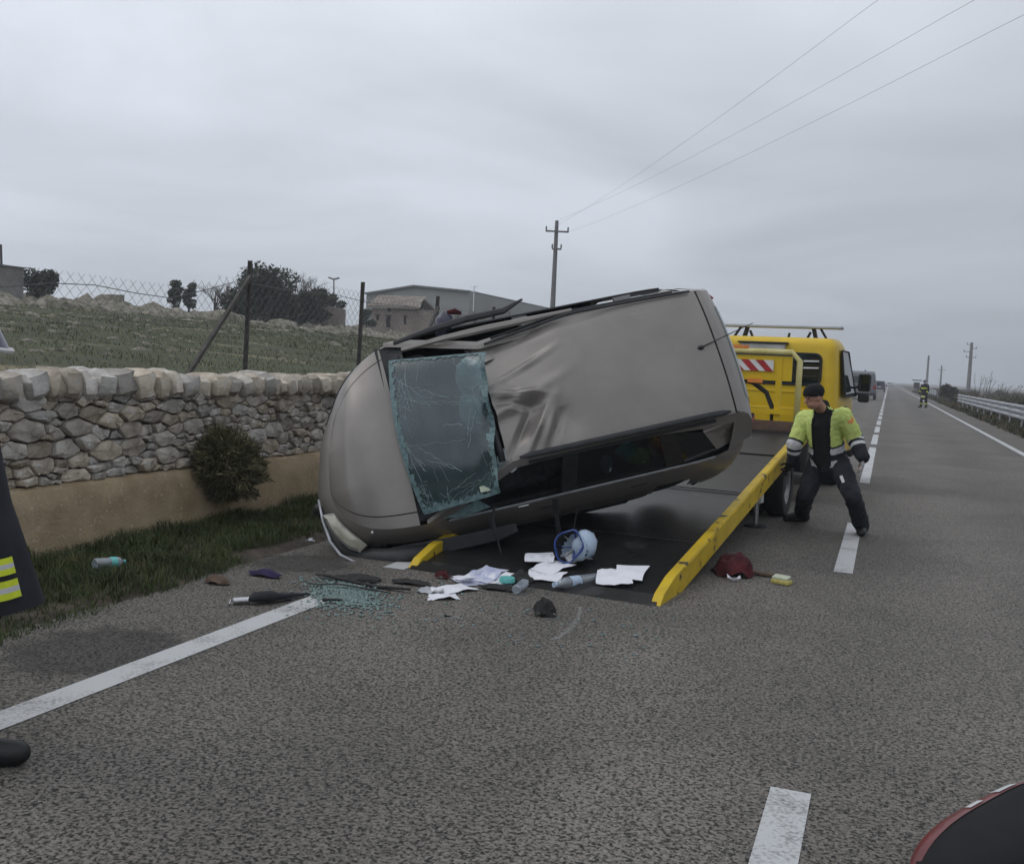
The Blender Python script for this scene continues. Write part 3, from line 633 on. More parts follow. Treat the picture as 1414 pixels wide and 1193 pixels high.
# ================================================================== TREES ON THE RIDGE
def crown_tree(name, label, px, py_base, dep, wpx, hpx, mat, n, leaf, seed, lobes=7, group=None, trunk=.12, bare=False, low=.25):
    k = dep/FPX; b = cpt(px, py_base, dep); W2, H = wpx*k/2, hpx*k; rr = random.Random(seed)
    gz = float(T(np.array(b.x), np.array(b.y)))-.1; b = Vector((b.x, b.y, b.z)); foot = Vector((b.x, b.y, min(gz, b.z-.1)))
    t = thing(name, label, 'tree' if H > 1.6 else 'bush', foot, group=group)
    mb = MB(); top = b+Vector((0, 0, H*.55)); mb.tube([foot, foot.lerp(top, .5)+Vector((rr.uniform(-.1, .1), 0, 0)), top], [trunk*H*.35, trunk*H*.25, trunk*H*.08], 7)
    blobs = []
    for i in range(lobes):
        a = rr.uniform(0, 6.28); q = rr.uniform(.2, .75); c = b + Vector((0, 0, H*rr.uniform(low+.12, .80))) + R0*(math.cos(a)*q*W2) + F0*(math.sin(a)*q*W2)
        r_ = rr.uniform(.34, .52)*min(W2, H*.5)*1.15; blobs.append((c, (r_*1.15, r_*1.15, r_*rr.uniform(.7, 1.0))))
        mb.tube([foot.lerp(top, .45), foot.lerp(top, .6).lerp(c, .5), c], [trunk*H*.12, trunk*H*.07, trunk*H*.03], 5)
    if bare:
        tw = MB()
        def br(p_, d_, L, r_, lv):
            q_ = p_+d_*L; tw.tube([p_, p_.lerp(q_, .5)+Vector((rr.uniform(-.05, .05), rr.uniform(-.05, .05), 0))*L, q_], [r_, r_*.8, r_*.6], 4, cap=False)
            if lv:
                for i in range(3 if lv > 1 else 4):
                    e_ = (d_+Vector((rr.uniform(-.75, .75), rr.uniform(-.75, .75), rr.uniform(-.25, .65)))).normalized(); br(p_.lerp(q_, rr.uniform(.45, 1)), e_, L*rr.uniform(.55, .8), r_*.6, lv-1)
        for i in range(6): br(foot+Vector((0, 0, H*.15)), Vector((rr.uniform(-.6, .6)*W2/H*2, rr.uniform(-.6, .6)*W2/H*2, 1)).normalized(), H*.38, .045, 4)
        part('trunk', mb, M['bark'], t, smooth=True); part('crown', tw, M['twig'], t)
        return t
    part('trunk', mb, M['bark'], t, smooth=True)
    V, Fq = foliage(blobs, n, leaf, seed, shell=.45, jit=.6); fast('crown', V, Fq, mat, t, inv=MW[t.name].inverted())
    return t
crown_tree('ridge_tree', 'small olive bushy tree on the rubble mound near the grey hut', 60, 410, 52, 46, 42, M['leaf2'], 4200, .075, 1, 16, low=-.05)
crown_tree('young_tree', 'thin dark young tree beside its twin on the bare ridge', 240, 428, 70, 20, 46, M['leaf2'], 1700, .09, 2, 18, low=-.05)
crown_tree('young_tree', 'thin dark young tree nearer the leafless bush, one of two on the ridge', 261, 428, 70, 18, 42, M['leaf2'], 1500, .09, 3, 18, low=-.05)
crown_tree('leafless_bush', 'leafless grey brown bush beside the wide dark evergreen', 297, 430, 72, 50, 50, None, 0, 0, 4, 3, bare=True)
crown_tree('evergreen_tree', 'wide dark green evergreen tree with a domed crown on the ridge', 362, 444, 66, 108, 74, M['leaf'], 17000, .11, 5, 34, low=-.05)
crown_tree('evergreen_bush', 'dark low bush under the evergreen by the fence brace', 360, 452, 58, 26, 24, M['leaf'], 900, .09, 6, 4, low=-.1)
crown_tree('leafless_tree', 'taller leafless tree with fine twigs behind the dark evergreen', 415, 440, 78, 66, 76, None, 0, 0, 8, 3, bare=True)
crown_tree('evergreen_tree', 'lower dark evergreen right under the leafless tree', 425, 440, 70, 70, 46, M['leaf'], 8000, .11, 9, 20, low=-.05)
crown_tree('round_bush', 'small round dark bush next to the lamp mast', 462, 424, 74, 26, 22, M['leaf2'], 900, .10, 10, 4, low=.0)
crown_tree('farm_bush', 'leafy bush growing against the corner of the ruined farmhouse', 506, 452, 80, 22, 34, M['leaf2'], 900, .11, 12, 4, low=.0)
crown_tree('leafless_bush', 'low leafless bush in front of the long shed wall', 690, 452, 60, 60, 36, None, 0, 0, 13, 3, bare=True)

# ================================================================== FARM BUILDINGS
def quadbox(b0, along, deep, up, L, D, H, mb, mi=0):
    b0 = Vector(b0); a, d_, u = Vector(along)*L, Vector(deep)*D, Vector(up)*H
    P = [b0, b0+a, b0+a+d_, b0+d_, b0+u, b0+a+u, b0+a+d_+u, b0+d_+u]
    mb.add(P, [(0, 3, 2, 1), (4, 5, 6, 7), (0, 1, 5, 4), (1, 2, 6, 5), (2, 3, 7, 6), (3, 0, 4, 7)], mi); return mb
# long shed, axis along the road, gable towards us
HY = 118.0
er = pY(649, 404, HY); el = pY(506, 407, HY); ap = pY(573, 396.5, HY); zb = 1.5; HL = 62
shed = thing('farm_shed', 'long grey metal clad farm shed with a low dark gable roof', 'shed', (ap.x, HY, zb))
Yv = Vector((0, HL, 0)); v3 = lambda x, z: Vector((x, HY, z))
part('gable_wall', MB().slab([v3(el.x, zb), v3(er.x, zb), v3(er.x, er.z), v3(ap.x, ap.z), v3(el.x, el.z)], (0, .3, 0)), M['shed'], shed)
part('side_wall', MB().add([(er.x, HY+.3, zb), (er.x, HY+HL, zb), (er.x, HY+HL, er.z), (er.x, HY+.3, er.z), (er.x-.2, HY+.3, zb), (er.x-.2, HY+HL, zb), (er.x-.2, HY+HL, er.z), (er.x-.2, HY+.3, er.z)], [(0, 1, 2, 3), (5, 4, 7, 6), (0, 3, 7, 4), (1, 5, 6, 2)]), M['shed'], shed)
mb = MB()
for a, b in ((el, ap), (ap, er)):
    p0, p1 = v3(a.x, a.z+.02), v3(b.x, b.z+.02); ov = Vector((0, -.5, 0))
    mb.slab([p0+ov, p1+ov, p1+Yv, p0+Yv], (0, 0, .22))
part('roof', mb, M['shedroof'], shed)
g0, g1 = pY(534, 410, HY-.08), pY(574, 408, HY-.08)
part('sliding_door', quadbox((g0.x, HY-.12, zb), (1, 0, 0), (0, 1, 0), (0, 0, 1), g1.x-g0.x, .09, g0.z-zb, MB()), M['cblock'], shed)
for xx, zt in ((g0.x, g0.z), (g1.x, g1.z)): part('door_post', MB().bar((xx, HY-.2, zb), (xx, HY-.2, zt+.1), .18, .15), M['shedroof'], shed)
for k in range(17):
    xk = el.x+(er.x-el.x)*(k+.5)/17; zt = np.interp(xk, [el.x, ap.x, er.x], [el.z, ap.z, er.z])
    part('cladding_rib', MB().bar((xk, HY-.03, zb), (xk, HY-.03, zt-.05), .12, .06), M['shed'], shed)
for k in range(20):
    yk = HY+1+k*3.0; part('cladding_rib', MB().bar((er.x+.04, yk, zb), (er.x+.04, yk, er.z-.05), .06, .25), M['shed'], shed)
am = pY(655, 395, HY-2)
mast = thing('antenna_mast', 'pale thin antenna mast at the corner of the long shed', 'antenna', (am.x, HY-2, 1.5))
part('mast', MB().tube([(am.x, HY-2, 1.5), (am.x, HY-2, am.z)], .06, 6), M['white'], mast)
part('crossbar', MB().bar((am.x-.5, HY-2, am.z-.1), (am.x+.5, HY-2, am.z-.1), .05, .05), M['white'], mast)
part('crossbar', MB().bar((am.x-.4, HY-2, am.z-.7), (am.x+.4, HY-2, am.z-.7), .05, .05), M['white'], mast)
# ruined farmhouse
hd = 84.0
A = cpt(512, 460, hd); B = cpt(597, 462, hd-1); hz = 2.6
al = (B-A); al.z = 0; hl = al.length; al = al.normalized(); dp = Vector((-al.y, al.x, 0))
house = thing('farmhouse', 'small pinkish stone farmhouse with a low tiled roof by the shed', 'farmhouse', (A.x, A.y, hz))
A0 = Vector((A.x, A.y, hz)); ht = cpt(520, 426, hd).z
part('wall', quadbox(A0, al, dp, (0, 0, 1), hl, 5, ht-hz, MB()), M['plaster'], house)
mb = MB(); rz = cpt(540, 409, hd).z; e0, e1 = A0-al*.3-dp*.35, A0+al*(hl*.80)-dp*.35; zt = ht+.03
part('roof', mb.slab([e0+Vector((0, 0, zt-hz)), e1+Vector((0, 0, zt-hz)), e1-al*.6+dp*3+Vector((0, 0, rz-hz)), e0+dp*3+Vector((0, 0, rz-hz))], (0, 0, .14)).slab([e0+dp*3.02+Vector((0, 0, rz-hz)), e1-al*.6+dp*3.02+Vector((0, 0, rz-hz)), e1+dp*6+Vector((0, 0, zt-hz)), e0+dp*6+Vector((0, 0, zt-hz))], (0, 0, .14)), M['tiles'], house)
for k in range(22):
    a0 = e0+al*((k+.5)/22*(hl*.80)); part('tile_row', MB().bar(a0+Vector((0, 0, zt-hz+.16)), a0+dp*2.95+Vector((0, 0, rz-hz+.16)), .16, .06), M['tiles'], house)
def opening(px0, px1, py0, py1, nm):
    p0 = cpt(px0, py1, hd-.3); p1 = cpt(px1, py0, hd-.3); x0 = (p0-A0).dot(al); x1 = (p1-A0).dot(al)
    o = part(nm, quadbox(A0+al*x0-dp*.03+Vector((0, 0, p0.z-hz)), al, dp, (0, 0, 1), x1-x0, .06, p1.z-p0.z, MB()), M['hole'], house)
    part('lintel', quadbox(A0+al*(x0-.12)-dp*.06+Vector((0, 0, p1.z-hz)), al, dp, (0, 0, 1), x1-x0+.24, .08, .12, MB()), M['rust'], o)
opening(533, 540, 437, 452, 'door'); opening(519, 523, 436, 442, 'window'); opening(536, 541, 424, 430, 'window'); opening(559, 563, 438, 448, 'window')
# long low yard wall right of the farmhouse, and the ruin left of it
a, b = cpt(596, 462, 82), cpt(742, 462, 74); zt = cpt(600, 433, 82).z; zt2 = cpt(742, 446, 74).z
mb = MB().slab([Vector((a.x, a.y, 1.6)), Vector((b.x, b.y, 1.6)), Vector((b.x, b.y, zt2)), Vector((a.x, a.y, zt))], (.2, .3, 0))
yw = thing('yard_wall', 'long low pale wall running from the farmhouse before the shed', 'wall', (a.x, a.y, 1.6)); part('wall_face', mb, M['cblock'], yw)
for k in range(6):
    q = a.lerp(b, (k+.5)/6); part('pier', MB().box((q.x-.1, q.y-.2, (1.6+zt)/2), (.35, .35, zt-1.6+.25)), M['cblock'], yw)
a, b = cpt(403, 444, 70), cpt(474, 446, 72)
rz_ = [424, 419, 417, 421, 423, 426]; pts = [Vector((a.lerp(b, k/5).x, a.lerp(b, k/5).y, cpt(403+71*k/5, y_, 71).z)) for k, y_ in enumerate(rz_)]
solo('ruined_wall', MB().slab([Vector((a.x, a.y, 2)), Vector((b.x, b.y, 2))]+pts[::-1], (-.4, 1.0, 0)), M['plaster'], 'broken pale stone wall with an uneven top beside the round bush', 'ruin', base=(a.x, a.y, 2))
a = cpt(8, 396, 48)
hut = thing('hut', 'small grey block hut on the rubble mound', 'hut', (a.x-1, a.y, a.z-.6))
k = 48/FPX
part('walls', MB().box((a.x-.25, a.y, a.z+.18), (1.25, 1.4, 1.5)), M['cblock'], hut); part('roof', MB().box((a.x-.25, a.y, a.z+.96), (1.4, 1.55, .07)), M['shedroof'], hut)
part('chimney_pipe', MB().tube([cpt(2, 372, 48), cpt(1, 338, 48)], .06, 6), M['cable'], hut)
lm = cpt(463, 424, 90); lt = cpt(461, 386, 90)
lamp = thing('lamp_mast', 'thin yard lamp mast with twin heads behind the round bush', 'lamp', (lm.x, lm.y, 3)); part('mast', MB().tube([(lm.x, lm.y, 3), (lt.x, lt.y, lt.z)], .06, 6), M['polec'], lamp)
for s_ in (-1, 1): part('lamp_head', MB().bar(lt, lt+R0*(s_*.5)+Vector((0, 0, .15)), .16, .14), M['polec'], lamp)

# ================================================================== POLES AND WIRES
def power_pole(px, py_top, dep, label, arms, foot_z=None, r=.16):
    top = cpt(px, py_top, dep); fz = foot_z if foot_z is not None else -.2
    t = thing('power_pole', label, 'power pole', (top.x, top.y, fz), group='poles along the road')
    part('mast', MB().tube([(top.x, top.y, fz), (top.x, top.y, top.z)], [r*1.25, r*.75], 9), M['polec'], t, smooth=40)
    H = top.z; k = dep/FPX
    for (dy, x0, x1) in arms:
        z = H-dy*k; c = Vector((top.x, top.y, z)); ca = part('crossarm', MB().bar(c+R0*(x0*k)-F0*.12, c+R0*(x1*k)-F0*.12, .11, .11), M['polec'], t)
        for x in (x0, x1):
            if abs(x) > 3: part('insulator', MB().lathe([(.02, 0), (.07, .04), (.05, .12), (.07, .18), (.03, .3)], c+R0*(x*.94*k)-F0*.12+Vector((0, 0, .05)), n=8), M['polec'], ca)
    return top, k
ptop, pk = power_pole(769, 305, 70, 'tall concrete power pole with a wide crossarm behind the wrecked car', [(15, -15, 17), (39, -5, 8)], 2.5, .17)
mbr = MB()
power_pole(1342, 473, 175, 'concrete power pole with four staggered arms beyond the guardrail', [(3, -7, 1), (8, 0, 7), (13, -11, 1), (20.5, -7, 7)], -1, .32)
power_pole(1282.5, 491, 230, 'slim bare power pole right behind the distant firefighter', [(6, -2, 2)], -1, .26)
power_pole(1300.5, 505, 290, 'farthest power pole with one crossarm above the weeds', [(6, -5, 5)], -1, .28)
for i, (armx, pts) in enumerate(((-14, [(985, 165, 40), (1212, 0, 25)]), (0, [(1075, 165, 37), (1345, 0, 24)]), (16, [(1100, 181, 36), (1416, 19, 23)]))):
    P0 = ptop + R0*(armx*pk) - Vector((0, 0, (15 if armx else 0)*pk)); P1 = cpt(*pts[1]); E1 = P0+(P1-P0)*1.9
    P = [P0.lerp(E1, t)-Vector((0, 0, 4*t*(1-t)*1.25)) + Vector((0, 0, 4*(1/1.9)*(1-1/1.9)*1.25))*min(1, t*1.9) for t in np.linspace(0, 1, 40)]
    solo('overhead_cable', MB().tube(P, .0045, 5), M['wire'], ['overhead cable from the near tip of the crossarm', 'overhead cable from the top of the pole', 'overhead cable from the road-side tip of the crossarm'][i], 'cable', base=P0, group='overhead cables')

# ================================================================== RIGHT-HAND VERGE, GUARDRAIL
GX = 4.72
gx = np.concatenate([np.linspace(4.1, 8, 22), np.array([10, 14, 30, 120])]); gy = np.concatenate([np.arange(-6, 120, 1.2), np.array([140, 200, 400, 700])])
XX, YY = np.meshgrid(gx, gy, indexing='ij'); e_ = 4.25+.25*(fbm(YY*.4, YY*0+1, 71)-.5)
t_ = np.clip((XX-e_)/.4, 0, 1); V, Fq = np_grid(gx, gy, -.05+.12*t_+.25*np.clip((XX-5)/2, 0, 1)-.06*np.clip(XX-8, 0, 10)+.1*(fbm(XX, YY, 72)-.5)*t_)
fast('verge', V, Fq, M['soil'], smooth=True, kind='structure')
W3 = [(.0, 1.00), (.055, .965), (.055, .90), (0, .86), (0, .80), (.055, .76), (.055, .69), (0, .65), (0, .59), (.055, .55), (.055, .49), (0, .45)]
def guardrail(y0, y1, label, step=4.0):
    t = thing('guardrail', label, 'guardrail', (GX, y0, 0)); 
    mesh_b = None; y_ = y0
    while y_ < y1-.1:
        m = MB().loft([[Vector((GX-x, Y, z)) for x, z in W3] for Y in (y_, min(y_+step, y1)-.012)], closed=False, cap=False)
        bm_ = part('rail_beam', m, M['galv'], t, smooth=30); sol = bm_.modifiers.new('s', 'SOLIDIFY'); sol.thickness = .006
        part('rail_post', MB().bar((GX+.09, y_+.2, -.2), (GX+.09, y_+.2, .95), .05, .10, up=(0, 1, 0)), M['galv'], t)
        y_ += step
    ye = y0
    m = MB().loft([[Vector((GX-x, Y, z)) for x, z in W3] for Y in (y1, y1+.3)], closed=False, cap=False)
guardrail(14, 78, 'long galvanised guardrail along the weedy right verge'); guardrail(112, 160, 'farther galvanised guardrail beyond the bush on the right verge', 6)
# weeds under and behind the rail
n = 26000; Y = 8+RNG.uniform(0, 1, n)**1.5*200; X = GX+.1+RNG.normal(0, .42, n)+.4*(RNG.uniform(0, 1, n) < .3); cl = fbm(X*1.2, Y*.5, 81)
keep = (X > 4.18+.25*(fbm(Y*.4, Y*0+1, 71)-.5)) & (cl > .33); X, Y, cl = X[keep], Y[keep], cl[keep]; n = len(X)
V, Ft = blades(n, X, Y, 0*X+.02, (.14+.42*np.clip(cl-.3, 0, 1))*RNG.uniform(.5, 1.3, n), (.012+.0012*Y)*RNG.uniform(.6, 1.2, n), .9, 11)
fast('verge_weeds', V, Ft, M['weeds'], kind='stuff', label='dark weeds growing under the guardrail', cat='weeds')
g = np.random.default_rng(5); blobs = []
for k in range(170):
    Y = 18+g.uniform()**1.4*230; X = 5.6+g.uniform(0, 1)**1.3*9*(1+Y/200); r_ = g.uniform(.35, .8); blobs.append(((X, Y, .15+r_*.35), (r_*1.3, r_*1.8, r_*.8)))
V, Fq = foliage(blobs, 42000, .07, 15, elong=1.6, shell=.3); fast('roadside_scrub', V, Fq, M['weeds'], kind='stuff', label='brown and green scrub filling the ground behind the guardrail', cat='scrub')
for k, (px, py, dep, wp, hp, lab) in enumerate(((1312, 556, 84, 26, 24, 'dark bush at the end of the near guardrail'),)):
    crown_tree('verge_bush', lab, px, py, dep, wp, hp, M['weeds'], 1500, .13, 30+k, 6, low=-.1)
def dry_stalks(px, py, dep, hpx, n, label, seed):
    rr = random.Random(seed); b = cpt(px, py, dep); k = dep/FPX; mb = MB()
    for i in range(n):
        a = b+R0*(rr.uniform(-14, 14)*k); tp = a+Vector((0, 0, hpx*k*rr.uniform(.5, 1)))+R0*(rr.uniform(-4, 10)*k); mb.tube([a, a.lerp(tp, .6)-R0*.02, tp], [.010, .008, .004], 4, cap=False)
        for j in range(4): q = a.lerp(tp, rr.uniform(.5, .95)); mb.tube([q, q+R0*(rr.uniform(-4, 6)*k)+Vector((0, 0, rr.uniform(1, 5)*k))], [.006, .003], 3, cap=False)
    t = thing('dry_plant', label, 'plant', (b.x, b.y, 0)); part('stalks', mb, M['twig'], t)
dry_stalks(1360, 545, 50, 34, 9, 'tall dry stalks rising behind the guardrail', 3)
dry_stalks(1392, 548, 46, 18, 12, 'shorter dry stalks behind the guardrail near its open end', 4)
# hedge on the far left roadside past the truck
g = np.random.default_rng(6); blobs = [((-7.4+g.uniform(-1, 1), Y, .9+g.uniform(-.2, .4)), (1.0, 1.6, .9)) for Y in np.arange(70, 260, 2.4)]
V, Fq = foliage(blobs, 14000, .14, 16); fast('far_hedge', V, Fq, M['weeds'], kind='stuff', label='scrubby hedge along the far left roadside', cat='hedge')

# ================================================================== TOW TRUCK
TH = R(-5.0); TO = Vector((-2.40, 7.0, 0)); TR = Matrix.Rotation(TH, 3, 'Z')
truck = thing('tow_truck', 'yellow flatbed tow truck with its tilted deck lowered to the road', 'tow truck', TO, TR)
tp = lambda n, mb, m, par=None, **k: part(n, mb, m, par or truck, world=False, **k)
def toL(p): return MW[truck.name].inverted()@Vector(p)
SL = R(9.3); DL = 5.75; DW = 1.0
def dk(x, l, h=0.): return Vector((x, l*math.cos(SL)-h*math.sin(SL), l*math.sin(SL)+h*math.cos(SL)+.035))
RD = Matrix.Rotation(SL, 3, 'X')
mb = MB().slab([dk(-DW+.05, 0, -.03), dk(DW-.05, 0, -.03), dk(DW-.05, DL, .0), dk(-DW+.05, DL, .0)], (0, 0, .025))
deck = tp('deck', mb, M['steel'])
for k in range(3):                                  # welded seams
    tp('deck_seam', MB().bar(dk(-DW+.08, 1.2+k*1.6, .024), dk(DW-.08, 1.2+k*1.6, .024), .02, .008), M['steel'], deck)
tp('tail_lip', MB().slab([dk(-DW, -.16, -.03), dk(DW, -.16, -.03), dk(DW, .02, .0), dk(-DW, .02, .0)], (0, 0, .012)), M['steel'])
for s in (-1, 1):
    x0 = s*(DW-.045); x1 = s*(DW+.03); pr = [(-.12, -.03), (.0, .035), (.25, .075), (DL, .075), (DL, -.115), (.35, -.115), (.12, -.06)]
    a = [dk(x0, l, h) for l, h in pr]; m_ = MB().slab(a, (x1-x0, 0, 0))
    tp('side_rail', m_, M['yelrail'], bevel=.008)
    tp('rub_strip', MB().bar(dk(s*(DW+.033), .5, .05), dk(s*(DW+.033), DL, .05), .01, .025), M['yelrail'])
for k in range(7): tp('cross_member', MB().bar(dk(-DW+.06, .9+k*.75, -.09), dk(DW-.06, .9+k*.75, -.09), .06, .08), M['frame'])
for s in (-1, 1): tp('deck_beam', MB().bar(dk(s*.4, .8, -.14), dk(s*.4, DL, -.14), .09, .12), M['frame'])
# chassis, axles, wheels
for s in (-1, 1): tp('chassis_rail', MB().bar((s*.38, 3.6, .56), (s*.38, 10.2, .56), .08, .18), M['frame'])
tp('subframe', MB().box((0, 7.0, .70), (.95, 2.6, .10)), M['frame'])
def wheel(root, c, axis, r, wd, mt=M['rim'], par=None):
    a = Vector(axis).normalized(); c = Vector(c); w2 = wd/2
    wh = part('wheel', MB().lathe([(r*.30, -w2*.2), (r*.30, w2*.55), (r*.16, w2*.62), (.001, w2*.62)], c, a, 20), M['frame'], root, world=False, smooth=40)
    part('tyre', MB().lathe([(r*.62, -w2*.9), (r*.80, -w2), (r*.95, -w2*.9), (r, -w2*.6), (r, w2*.6), (r*.95, w2*.9), (r*.80, w2), (r*.62, w2*.9), (r*.60, 0), (r*.62, -w2*.9)], c, a, 28), M['rubber'], wh, world=False, smooth=40)
    rm = MB().lathe([(r*.62, -w2*.7), (r*.61, w2*.8), (r*.54, w2*.72), (r*.50, w2*.35), (r*.26, w2*.42), (r*.24, w2*.58), (.001, w2*.6)], c, a, 24)
    part('rim', rm, mt, wh, world=False, smooth=35); return wh
for s in (-1, 1):
    wheel(truck, (s*.82, 5.2, .36), (s, 0, 0), .36, .24); wheel(truck, (s*.56, 5.2, .36), (s, 0, 0), .36, .22)
    wheel(truck, (s*.84, 9.35, .36), (s, 0, 0), .36, .24)
    tp('mudguard', MB().grid(lambda u, v: (s*(.42+.56*v), 5.2+.46*math.cos(R(20+140*u)), .36+.44*math.sin(R(20+140*u))), 14, 1), M['blackp'])
    tp('side_locker', MB().box((s*.72, 7.0, .62), (.40, 1.1, .42)), M['frame'], bevel=.02)
    # stabiliser leg
    sx = s*.80; lg = tp('stabiliser', MB().box((sx, 4.1, .50), (.10, .12, .36)), M['red'])
    tp('collar', MB().box((sx, 4.1, .31), (.115, .135, .09)), M['white'], lg); tp('rod', MB().tube([(sx, 4.1, .32), (sx, 4.1, .02)], .028, 10), M['chrome'], lg); tp('foot', MB().lathe([(.001, .03), (.11, .022), (.13, .004), (.001, .004)], (sx, 4.1, 0), n=18), M['frame'], lg)
tp('axle', MB().tube([(-.6, 5.2, .36), (.6, 5.2, .36)], .07, 8), M['frame'])
tp('tail_lamp_bar', MB().box((0, 3.75, .52), (1.5, .06, .14)), M['frame'])
# headboard on the front end of the deck
hb = dk(0, DL-.06, .03); hy, hz0 = hb.y, hb.z; ztop = 1.93
fr = tp('headboard', MB().tube([(-.90, hy, hz0-.1), (-.90, hy, ztop-.1), (-.80, hy, ztop), (.80, hy, ztop), (.90, hy, ztop-.1), (.90, hy, hz0-.1)], .036, 10), M['palef'], smooth=True)
tp('panel', MB().box((0, hy+.02, ztop-.20), (1.62, .025, .30)), M['yellow'], fr)
tp('crossbar', MB().box((0, hy, hz0+.22), (1.74, .05, .06)), M['yellow'], fr)
tp('panel_post', MB().box((.66, hy+.02, (hz0+ztop)/2), (.07, .04, ztop-hz0-.1)), M['yellow'], fr)
tp('toe_plate', MB().box((0, hy-.02, hz0+.02), (1.8, .03, .18)), M['rust'], fr)
sgn = tp('warning_strip', MB().box((.32, hy-.004, ztop-.17), (.54, .012, .135)), M['white'], fr)
for k in range(4):
    x0 = .05+.18*k-.09; c = [(x0, 0), (x0+.10, 0), (x0-.035, .135), (x0-.135, .135)]
    c = [(min(max(x, .05), .59), z) for x, z in c]
    tp('red_stripe', MB().slab([Vector((x, hy-.0105, ztop-.2375+z)) for x, z in c], (0, -.003, 0)), M['red'], sgn)
tp('marker_lamp', MB().box((.38, hy-.01, ztop-.36), (.18, .03, .05)), M['orange'], fr)
tp('marker_lamp', MB().box((.18, hy-.01, ztop+.05), (.20, .03, .04)), M['orange'], fr)
# hydraulic hose arc
tp('hydraulic_hose', MB().tube([(-.35, hy+.12, 1.52), (0.05, hy+.12, 1.60), (.32, hy+.12, 1.55), (.50, hy+.12, 1.43), (.58, hy+.12, 1.25), (.60, hy+.1, 1.05)], .030, 8), M['rubber'], smooth=True)
tp('winch_drum', MB().tube([(-.35, hy+.35, 1.05), (.3, hy+.35, 1.05)], .14, 14), M['frame'], smooth=40)
# cab
CY = 8.55
def csec(y, w_, z0, z1, wt, rad=.16):
    pts = []
    n = 6
    for (cx, cz, a0) in ((w_-.06, z0+.06, -90), (wt-rad, z1-rad, 0), (-(wt-rad), z1-rad, 90), (-(w_-.06), z0+.06, 180)):
        r_ = rad if cz > 1 else .06
        for k in range(n): a = R(a0+90*k/(n-1)); pts.append(Vector((cx+r_*math.cos(a), y, cz+r_*math.sin(a))))
    # belt line: widest at mid height
    return pts
secs = [(CY, .90, .66, 2.13, .80), (CY+.03, .96, .60, 2.19, .86), (CY+.10, 1.0, .56, 2.23, .90), (CY+.7, 1.03, .52, 2.25, .92), (CY+1.15, 1.03, .5, 2.20, .90), (CY+1.45, 1.02, .5, 1.98, .93), (CY+1.75, 1.0, .5, 1.45, .97), (CY+2.2, .96, .45, 1.22, .90), (CY+2.35, .88, .45, 1.0, .82)]
cab = tp('cab', MB().loft([csec(*q) for q in secs]), M['yellow'], smooth=45)
rw = []
for (cx, cz, a0) in ((.62, 1.62, -90), (.62, 1.90, 0), (-.62, 1.90, 90), (-.62, 1.62, 180)):
    for k in range(5): a = R(a0+90*k/4); rw.append(Vector((cx+.09*math.cos(a), CY-.006, cz+.09*math.sin(a))))
gk = MB().slab(rw, (0, -.012, 0)); tp('rear_window', gk, M['cabglass'], cab)
tp('window_seal', MB().tube([p+Vector((0, -.008, 0)) for p in rw]+[rw[0]+Vector((0, -.008, 0))], .018, 6), M['rubber'], cab, smooth=True)
for z in (1.42, 1.16, .90): tp('pressing_rib', MB().box((0, CY-.004, z), (1.50, .016, .035)), M['yellow'], cab, bevel=.006)
for z in (1.88, 1.78, 1.66): tp('window_bar', MB().bar((.46, CY-.03, z), (.68, CY-.03, z+.006), .014, .022), M['white'] if z > 1.7 else M['frame'], cab)
tp('work_lamp', MB().box((-.15, CY-.035, 2.06), (.66, .10, .12)), M['lampbox'], cab, bevel=.012)
tp('lamp_hood', MB().box((-.15, CY-.04, 2.135), (.74, .14, .025)), M['blackp'], cab)
for s in (-1, 1):
    # door glass with frame, following the slope of the side
    def sd(y, t, o=0.0): return Vector((s*(1.025+(0.915-1.025)*t+o), y, 1.38+.74*t))
    q = [sd(CY+.30, 0, .004), sd(CY+.34, .92, .012), sd(CY+1.12, .92, .010), sd(CY+1.62, 0, .0)]
    tp('door_window', MB().slab(q, (s*.012, 0, 0)), M['cabglass'], cab); tp('window_seal', MB().tube([p+Vector((s*.012, 0, 0)) for p in q]+[q[0]+Vector((s*.012, 0, 0))], .016, 6), M['rubber'], cab)
    tp('door_seam', MB().bar((s*1.022, CY+.24, .62), (s*1.022, CY+.24, 1.40), .012, .012), M['seam'], cab); tp('door_handle', MB().box((s*1.04, CY+.40, 1.22), (.03, .16, .035)), M['blackp'], cab)
    mr_ = tp('mirror', MB().box((s*1.17, CY+1.50, 1.60), (.19, .09, .28)), M['blackp'], cab, bevel=.03)
    tp('mirror_glass', MB().box((s*1.17, CY+1.448, 1.61), (.15, .008, .23)), M['chrome'] if False else M['cabglass'], mr_)
    tp('wide_mirror', MB().box((s*1.17, CY+1.50, 1.36), (.17, .09, .15)), M['blackp'], mr_, bevel=.03)
    tp('mirror_arm', MB().tube([(s*1.0, CY+1.5, 1.50), (s*1.09, CY+1.5, 1.54)], .02, 6).tube([(s*1.0, CY+1.5, 1.40), (s*1.09, CY+1.5, 1.42)], .02, 6), M['blackp'], mr_)
ws = [Vector((s_*x, CY+y, z)) for s_, x, y, z in ((-1, .78, 1.20, 2.16), (1, .78, 1.20, 2.16), (1, .86, 1.74, 1.50), (-1, .86, 1.74, 1.50))]
tp('windscreen', MB().slab([p+Vector((0, .05, .02)) for p in ws], (0, .01, .01)), M['cabglass'], cab)
tp('bumper', MB().box((0, CY+2.36, .48), (1.95, .16, .28)), M['blackp'], cab, bevel=.04)
lb = tp('light_bar', MB().box((0, CY+.42, 2.40), (1.85, .26, .04)), pmat('aluminium_bar', (.44, .47, .51), (.36, .39, .43), 6, .5), cab, bevel=.015)
